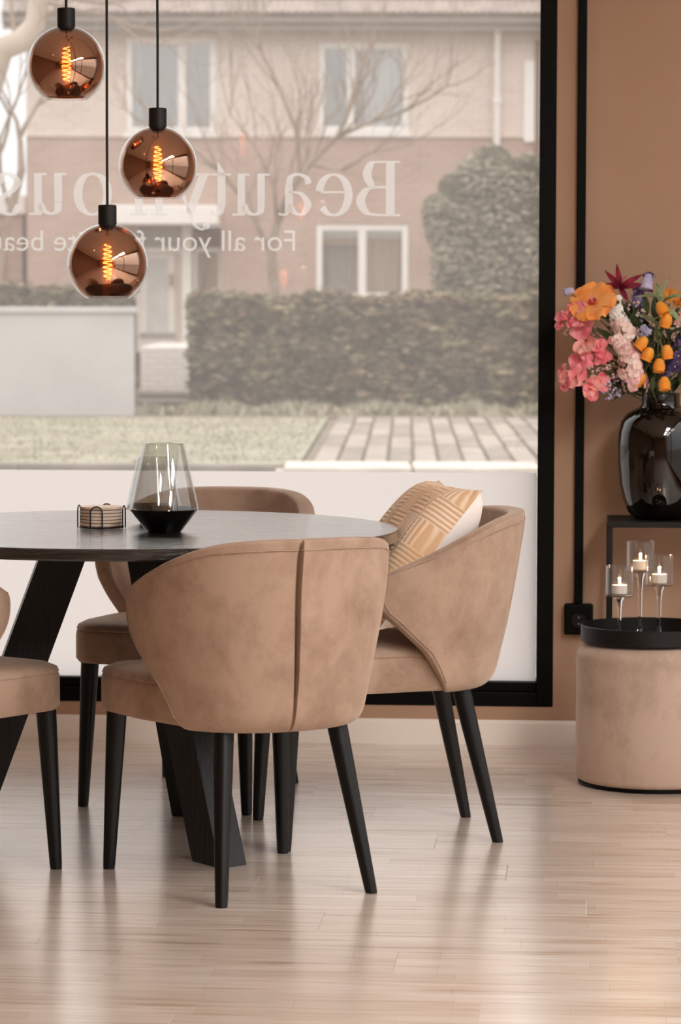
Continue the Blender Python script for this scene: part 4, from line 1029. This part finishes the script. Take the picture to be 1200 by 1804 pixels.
G = {k: pmat(k, *v) for k, v in dict(
    stem_green=('#4d5638', '#66704b'), leaf_dark=('#2f3a26', '#4a5639'), leaf_mid=('#4f5c3c', '#6c7850'), leaf_pale=('#8c9870', '#aab58c'),
    petal_orange=('#f59a4c', '#fbb069'), bell_orange=('#f0912a', '#f8ad4c'), petal_pink=('#ea7484', '#f8adb0'), petal_coral=('#f09a94', '#fac3b8'),
    petal_white=('#f8f3ec', '#fefbf7'), petal_blush=('#f2cfc8', '#f8e2da'), petal_rose=('#eab0b4', '#f3cccb'), petal_violet=('#6b5a8c', '#8f80ae'),
    petal_deep=('#3d2f58', '#5b4a78'), petal_lilac=('#b3acd4', '#d2cce6'), petal_crimson=('#6b0f26', '#94203a'), throat_red=('#b02a3c', '#d2485a'), mum_orange=('#d8842c', '#e79f48'), twig_brown=('#5c4a34', '#7a6546')).items()}
def bez(a, b, up=.5, n=9):
    a, b = Vector(a), Vector(b); c = a + Vector((0, 0, (b - a).length * up)); return [(1 - t) ** 2 * a + 2 * t * (1 - t) * c + t * t * b for t in [i / n for i in range(n + 1)]]
def neckpt(): 
    a = RF.uniform(0, 2 * PI); r_ = .03 * math.sqrt(RF.random()); return NECK + Vector((r_ * math.cos(a), r_ * math.sin(a), -.03))
BG = 'flowers in the dark glass vase'
def flower(name, label, cat='flower'):
    return thing(name, label, cat, NECK, 0, BG)
def part(mb, nm, mat, t, smooth=180):
    mb.v = [tuple(Vector(p) - NECK) for p in mb.v]; return mb.build(nm, mat, t, smooth=smooth)
def stem(t, end, rad=.0022, up=.5, mat='stem_green'):
    s = neckpt(); pts = bez(s, end, up); part(MB().tube(pts, rad, 6), 'stem', G[mat], t); return pts
def leaf(t, p, d, L, W, mat='leaf_mid', curl=-.35, spin=0):
    d = Vector(d).normalized(); up = Vector((0, 0, 1)); nrm = (up - d * up.dot(d)); nrm = nrm.normalized() if nrm.length > .1 else Vector((0, -1, 0))
    nrm = Matrix.Rotation(spin, 3, d) @ nrm; s_ = nrm.cross(d)
    mb = petal(L, W, .15, curl, .18, 0, 0, 8, 4, .1, 1.0)
    mb.xf(Matrix(((d.x, s_.x, nrm.x, p[0]), (d.y, s_.y, nrm.y, p[1]), (d.z, s_.z, nrm.z, p[2]), (0, 0, 0, 1)))); return part(mb, 'leaf', G[mat], t)
def B(px, py, dy=0.0): return on_y(px, py, VY + dy)

# hibiscus
t = flower('hibiscus', 'large orange hibiscus with a red throat at the top of the bouquet')
c = B(1046, 535, -.10); pts = stem(t, c + Vector((.02, .05, -.03)), .003)
for k in range(5):
    a = k * 72 + 20
    mb = petal(.070, .078, .55, -.42, .06, .11, k * 1.3, 12, 12, .2, .62)
    mb.xf(frame(c, (-.28, -.72, .62), math.radians(a))); o = part(mb, 'petal', G['petal_orange'], t)
mb = MB(); mb.lathe([(.003, -.004), (.006, .004), (.011, .012), (.012, .013), (.0105, .011), (.004, .001)], 16); mb.xf(frame(c, (-.28, -.72, .62))); part(mb, 'throat', G['throat_red'], t)
mb = MB(); mb.tube([(0, 0, 0), (0, 0, .02), (.004, .002, .04)], [.0022, .0016, .0012], 6)
for k in range(9): mb.ball((.003 + RF.uniform(-.005, .005), RF.uniform(-.005, .005), .026 + k * .0018), .0016, 6, 4)
mb.xf(frame(c, (-.28, -.72, .62))); part(mb, 'pistil', G['petal_coral'], t)
leaf(t, B(1050, 548, -.06), (.35, -.3, -.25), .075, .05, 'leaf_dark', -.2); leaf(t, B(1085, 575, -.05), (-.6, -.3, .35), .085, .045, 'leaf_dark', -.25)

# sweet peas
def pea(t, p, size, z, mats, spin):
    mb = petal(size * .95, size * 1.3, .7, -.5, .16, .20, spin, 12, 12, .3, .6)
    mb.v = [(x, y_, z_) for x, y_, z_ in mb.v]; mb.xf(frame(p, z, spin)); part(mb, 'standard_petal', G[mats[0]], t)
    for s in (-1, 1):
        w_ = petal(size * .8, size * .75, .8, -.35, .34, .16, s, 9, 9, .3, .6); w_.xf(frame(Vector(p) + Vector(z).normalized() * .004, z, spin + PI + s * .5)); part(w_, 'wing_petal', G[mats[1]], t)
    part(MB().ball(p, size * .13, 8, 6), 'calyx', G['stem_green'], t)
for lab, tipc, bl in (
    ('pink sweet pea with three ruffled blooms, lowest and furthest out of the bouquet', (1040, 668), [((1018, 660), .060, (-.5, -.8, .3), 1.2), ((1030, 674), .058, (.1, -.9, .1), 2.5), ((1046, 680), .05, (.3, -.8, -.2), .6), ((1004, 668), .046, (-.8, -.5, .0), 2.4)]),
    ('coral pink sweet pea with one big bloom half way up the bouquet', (1045, 615), [((1034, 602), .060, (-.4, -.8, .4), 2.0), ((1046, 622), .044, (.1, -.9, .2), 3.4), ((1056, 616), .044, (.2, -.9, -.1), -1.2)]),
    ('pink sweet pea with small blooms just below the orange hibiscus', (1020, 560), [((1022, 558), .042, (-.2, -.9, .2), 1.6), ((1016, 545), .032, (-.5, -.7, .3), .2), ((992, 567), .032, (-.8, -.6, .1), 2.0), ((1003, 562), .026, (-.4, -.9, .1), -.8)])):
    t = flower('sweet_pea', lab); e = B(*tipc, -.09); stem(t, e, .0016, .25)
    for (px, py), s, z, sp in bl:
        p = B(px, py, -.10); part(MB().tube(bez(e, p, .1, 4), .0011, 5), 'flower_stalk', G['stem_green'], t); pea(t, p, s, z, ('petal_pink', 'petal_coral') if s > .05 else ('petal_pink', 'petal_pink'), sp)

# florets shared by the spikes
def floret_mesh(nm, k, L, W, mat, lift=.25, eye='#d9c46a'):
    mb = MB()
    for q in range(k):
        p_ = petal(L, W, lift, -.25, .12, .03, q, 5, 4, .35, .6); p_.xf(Matrix.Rotation(2 * PI * q / k, 4, 'Z')); mb.add(p_.v, p_.f)
    n0 = len(mb.f); mb.ball((0, 0, L * .06), L * .13, 6, 4); mb.m = [0] * n0 + [1] * (len(mb.f) - n0)
    return mb.mesh(nm, [G[mat], pmat('flower_eye_' + mat, eye, eye)], 180)
FM = {k: floret_mesh('floret', 4, .0165, .0175, k) for k in ('petal_white', 'petal_blush', 'petal_rose')}
FV = {k: floret_mesh('floret', 5, .0165, .0135, k, .35, '#e9e2d2') for k in ('petal_violet', 'petal_deep', 'petal_lilac')}
def place_floret(t, me, p, z, s=1.0):
    o = linkmesh('floret', me, t); o.matrix_local = Matrix.Translation(-NECK) @ frame(p, z, RF.uniform(0, 6)) @ Matrix.Scale(s, 4); return o
def spike(name, label, path, n, pick, rad, s=1.0, dy=-.06):
    t = flower(name, label); P = [B(px, py, dy) for px, py in path]
    stem(t, P[-1], .0024, .4); part(MB().tube(P[::-1], .002, 6), 'flower_spike', G['stem_green'], t)
    for i in range(n):
        u = (i + .5) / n; q = u * (len(P) - 1); k = min(int(q), len(P) - 2); c = P[k].lerp(P[k + 1], q - k)
        a = RF.uniform(-1.9, 1.9) - PI / 2; d = Vector((math.cos(a), math.sin(a), RF.uniform(-.4, .5))); r_ = rad * RF.uniform(.75, 1.1) * (.6 + .55 * min(1, u * 1.6))
        place_floret(t, FM.get(pick(u)) or FV[pick(u)], c + d.normalized() * r_, d, s * RF.uniform(.8, 1.12) * (.75 + .3 * u))
    return t
spike('stock_flower', 'white to pale pink stock flower spike in the middle of the bouquet', [(1083, 537), (1090, 560), (1100, 580), (1108, 596)], 60, lambda u: 'petal_white' if u < .42 else ('petal_blush' if RF.random() < .8 else 'petal_white'), .026, 1.0, -.09)
spike('stock_flower', 'blush pink stock flower spike reaching down to the vase neck', [(1082, 596), (1100, 610), (1110, 632), (1112, 655), (1120, 676)], 84, lambda u: 'petal_blush' if RF.random() < .6 else 'petal_rose', .030, 1.05, -.11)
spike('delphinium', 'violet delphinium spike rising behind the crimson lily', [(1126, 502), (1122, 525), (1128, 548), (1126, 565), (1124, 580)], 40, lambda u: 'petal_violet' if RF.random() < .6 else 'petal_deep', .022, 1.05, .03)
spike('delphinium', 'dark violet delphinium low beside the orange bells', [(1205, 600), (1200, 620), (1196, 640), (1192, 655)], 30, lambda u: 'petal_deep' if RF.random() < .6 else 'petal_violet', .034, 1.1, -.06)
spike('delphinium', 'pale lilac delphinium between the stock and the orange bells', [(1132, 570), (1138, 582), (1142, 600)], 10, lambda u: 'petal_lilac', .018, .95, -.07)

# orange bells
bm_ = MB(); pr = [(.0025, 0), (.0085, -.002), (.0125, -.009), (.0158, -.018), (.0165, -.026), (.0145, -.034), (.0158, -.039), (.0145, -.0385), (.0132, -.034), (.012, -.012)]
bm_.lathe(pr, 18); bm_.v = [(x * (1 + .06 * math.cos(6 * math.atan2(y_, x))), y_ * (1 + .06 * math.cos(6 * math.atan2(y_, x))), z) for x, y_, z in bm_.v]
bell_me = bm_.mesh('bell_bloom', G['bell_orange'], 60)
for lab, stempx, bells in (
    ('stem of six orange bell flowers over the vase neck', [(1150, 690), (1158, 640), (1160, 600), (1155, 560)], [((1139, 607), .7), ((1174, 620), -.1), ((1162, 644), .05), ((1134, 670), .6), ((1170, 676), -.05), ((1147, 625), .4)]),
    ('stem of orange bell flowers among the pale green leaves', [(1165, 600), (1168, 560), (1168, 535)], [((1160, 545), -.5), ((1178, 565), .3)])):
    t = flower('bell_lily', lab); P = [B(px, py, -.11) for px, py in stempx]; part(MB().tube([NECK + Vector((0, 0, -.03))] + P, .002, 6), 'stem', G['stem_green'], t)
    for (px, py), tilt in bells:
        p = B(px, py, -.13) + Vector((0, 0, .02)); q = min(P, key=lambda w_: (w_ - p).length)
        part(MB().tube([q, (q + p) / 2 + Vector((0, 0, .018)), p], .0009, 5), 'flower_stalk', G['stem_green'], t)
        o = linkmesh('bell_bloom', bell_me, t); o.matrix_local = Matrix.Translation(p - NECK) @ Matrix.Rotation(tilt, 4, 'Y') @ Matrix.Rotation(RF.uniform(-.3, .3), 4, 'X')
    for k in range(4): leaf(t, P[k % len(P)], (RF.uniform(-.6, .6), -.3, RF.uniform(.1, .6)), .06, .014, 'leaf_mid')

# crimson lily
t = flower('crimson_lily', 'dark crimson lily with curled back petals behind the hibiscus'); c = B(1092, 508, -.03); stem(t, c, .0024, .5)
for k, (dx, dz, L) in enumerate(((-.55, .75, .062), (-.1, .9, .066), (.75, .55, .072), (.95, .25, .070), (-.9, .3, .05), (.3, -.4, .04))):
    d = Vector((dx, -.25, dz)).normalized(); nr = Vector((0, -1, .2)); nr = (nr - d * nr.dot(d)).normalized(); s_ = nr.cross(d)
    mb = petal(L, .017, .25, -.75, .3, .03, k, 9, 4, .2, 1.0); mb.xf(Matrix(((d.x, s_.x, nr.x, c.x), (d.y, s_.y, nr.y, c.y), (d.z, s_.z, nr.z, c.z), (0, 0, 0, 1)))); part(mb, 'petal', G['petal_crimson'], t)
for k in range(5):
    a = RF.uniform(-1, 1); e = c + Vector((.03 * a, -.035, .035)); part(MB().tube([c, (c + e) / 2 + Vector((0, 0, .006)), e], .0007, 5), 'stamen', G['throat_red'], t)
# campanula buds at the top
t = flower('bellflower', 'lilac and white bellflower topmost in the bouquet'); c = B(1140, 500, -.02); stem(t, c + Vector((0, 0, .02)), .002, .5)
mb = MB(); mb.lathe([(.004, .03), (.012, .026), (.017, .014), (.0155, 0), (.018, -.012), (.022, -.018), (.017, -.010), (.012, .01)], 18); mb.xf(frame(c, (.15, .2, .9))); part(mb, 'bell_bloom', G['petal_lilac'], t)
for k in range(4):
    mb = petal(.022, .014, .2, -.6, .2, .05, k, 6, 4, .3, .6); mb.xf(frame(B(1146, 484, -.02), (.3, -.5, .6), k * 1.5)); part(mb, 'petal', G['petal_deep'], t)
t = flower('bellflower', 'single pale blue bellflower left of the orange hibiscus' if False else 'single pale blue bellflower beside the orange hibiscus at the outer edge'); c = B(1003, 513, -.08); stem(t, c, .0014, .3)
mb = MB(); mb.lathe([(.003, .014), (.008, .011), (.010, .002), (.009, -.008), (.0135, -.015), (.009, -.007), (.006, .004)], 14); mb.xf(frame(c, (.95, -.1, .2))); part(mb, 'bell_bloom', G['petal_lilac'], t)
# white bud
t = flower('white_bud', 'round white flower bud standing just beside the hibiscus petals'); c = B(1090, 525, -.09); stem(t, c, .0015, .4); part(MB().ball(c, .0105, 12, 8, (1, 1, .9)), 'bud', G['petal_white'], t)
# pale green lily foliage
t = flower('lily_foliage', 'stem of long pale green pointed leaves near the top of the bouquet', 'foliage'); P = stem(t, B(1168, 525, -.09), .0026, .5)
for px, py, dx, dz, L in ((1168, 528, -.95, .35, .085), (1166, 540, -.2, .95, .080), (1170, 530, .75, .35, .075), (1160, 575, -.75, .7, .075), (1172, 545, .6, -.3, .06), (1166, 560, -.5, -.1, .05), (1170, 515, .1, 1, .05)):
    leaf(t, B(px, py, -.10), (dx, -.25, dz), L, .020, 'leaf_pale', -.45, .6)
# orange mums
for lab, px, py in (('small orange double flower behind the pale lily leaves', 1178, 520), ('small orange double flower at the picture edge', 1198, 528), ('peach coloured double flower in the shade of the pale leaves', 1190, 560)):
    t = flower('chrysanthemum', lab); c = B(px, py, .0); stem(t, c, .002, .4)
    mb = MB()
    for ring, (n_, L, lf) in enumerate(((11, .026, .25), (9, .021, .6), (6, .014, 1.1))):
        for k in range(n_):
            p_ = petal(L, L * .45, lf, -.2, .2, .02, k, 4, 3, .3, .6); p_.xf(Matrix.Rotation(2 * PI * (k + ring * .4) / n_, 4, 'Z')); mb.add(p_.v, p_.f)
    mb.xf(frame(c, (RF.uniform(-.4, .1), -.8, .4))); part(mb, 'flower_head', G['mum_orange' if px != 1190 else 'petal_coral'], t)
# filler sprays of tiny buds
def spray(label, tips, mat, bud, dy):
    t = flower('filler_spray', label, 'flower spray'); e = B(*tips[0], dy); s0 = stem(t, B(1125, 665, dy), .0015, .3, 'twig_brown')[-1]
    for px, py in tips:
        p = B(px, py, dy + RF.uniform(-.02, .02)); part(MB().tube(bez(s0, p, .12, 5), .0009, 5), 'twig', G['twig_brown'], t)
        bm2 = MB()
        for k in range(9): 
            q = p + Vector((RF.uniform(-.016, .016), RF.uniform(-.016, .016), RF.uniform(-.013, .013))); bm2.ball(q, bud * RF.uniform(.6, 1.2), 6, 5)
        tag(part(bm2, 'bud_cluster', G[mat], t), kind='stuff')
        for k in range(2): leaf(t, p, (RF.uniform(-1, 1), RF.uniform(-.6, 0), RF.uniform(-.6, .6)), .022, .008, 'leaf_mid')
spray('spray of tiny blush buds between the two pink sweet peas', [(1028, 638), (1042, 642), (1060, 635), (1052, 655), (1072, 648), (1075, 668), (1046, 668)], 'petal_blush', .0045, -.08)
spray('spray of tiny white and pink buds below the hibiscus', [(1003, 585), (1030, 572), (1050, 592), (1068, 598), (1040, 580), (1075, 570)], 'petal_rose', .004, -.05)
spray('spray of tiny pale buds among the bells at the picture edge', [(1115, 540), (1128, 552), (1150, 575), (1173, 572), (1190, 578), (1196, 590), (1140, 560)], 'petal_blush', .0042, -.03)
spray('spray of lilac florets low over the vase shoulder', [(1075, 678), (1085, 690), (1072, 695), (1095, 668)], 'petal_lilac', .0045, -.09)
# dark foliage filling the heart of the bouquet
t = flower('dark_foliage', 'dark green leaves filling the heart of the bouquet', 'foliage')
for i in range(110):
    u = RF.random(); px = RF.gauss(1138, 34); py = lerp(560, 700, RF.random() ** .7); p = B(px, py, RF.uniform(-.04, .08))
    part(MB().tube(bez(neckpt(), p, .3, 5), .0014, 5), 'stem', G['stem_green'], t) if i % 2 == 0 else None
    d = p - NECK + Vector((RF.uniform(-.05, .05), -.03, .05)); leaf(t, p, d, RF.uniform(.05, .085), RF.uniform(.02, .036), RF.choice(['leaf_dark', 'leaf_dark', 'leaf_mid']), -.4, RF.uniform(-.8, .8))
for px, py, dx, dz, L, W in ((1085, 690, -.9, .1, .06, .025), (1100, 695, -.7, -.4, .06, .025), (1120, 690, -.9, -.2, .07, .02), (1176, 590, .9, .25, .09, .036), (1128, 600, -.2, .9, .08, .035), (1112, 575, .3, .8, .08, .03), (1160, 690, .0, .9, .04, .02)):
    leaf(t, B(px, py, -.07), (dx, -.3, dz), L, W, 'leaf_dark', -.2, .3)
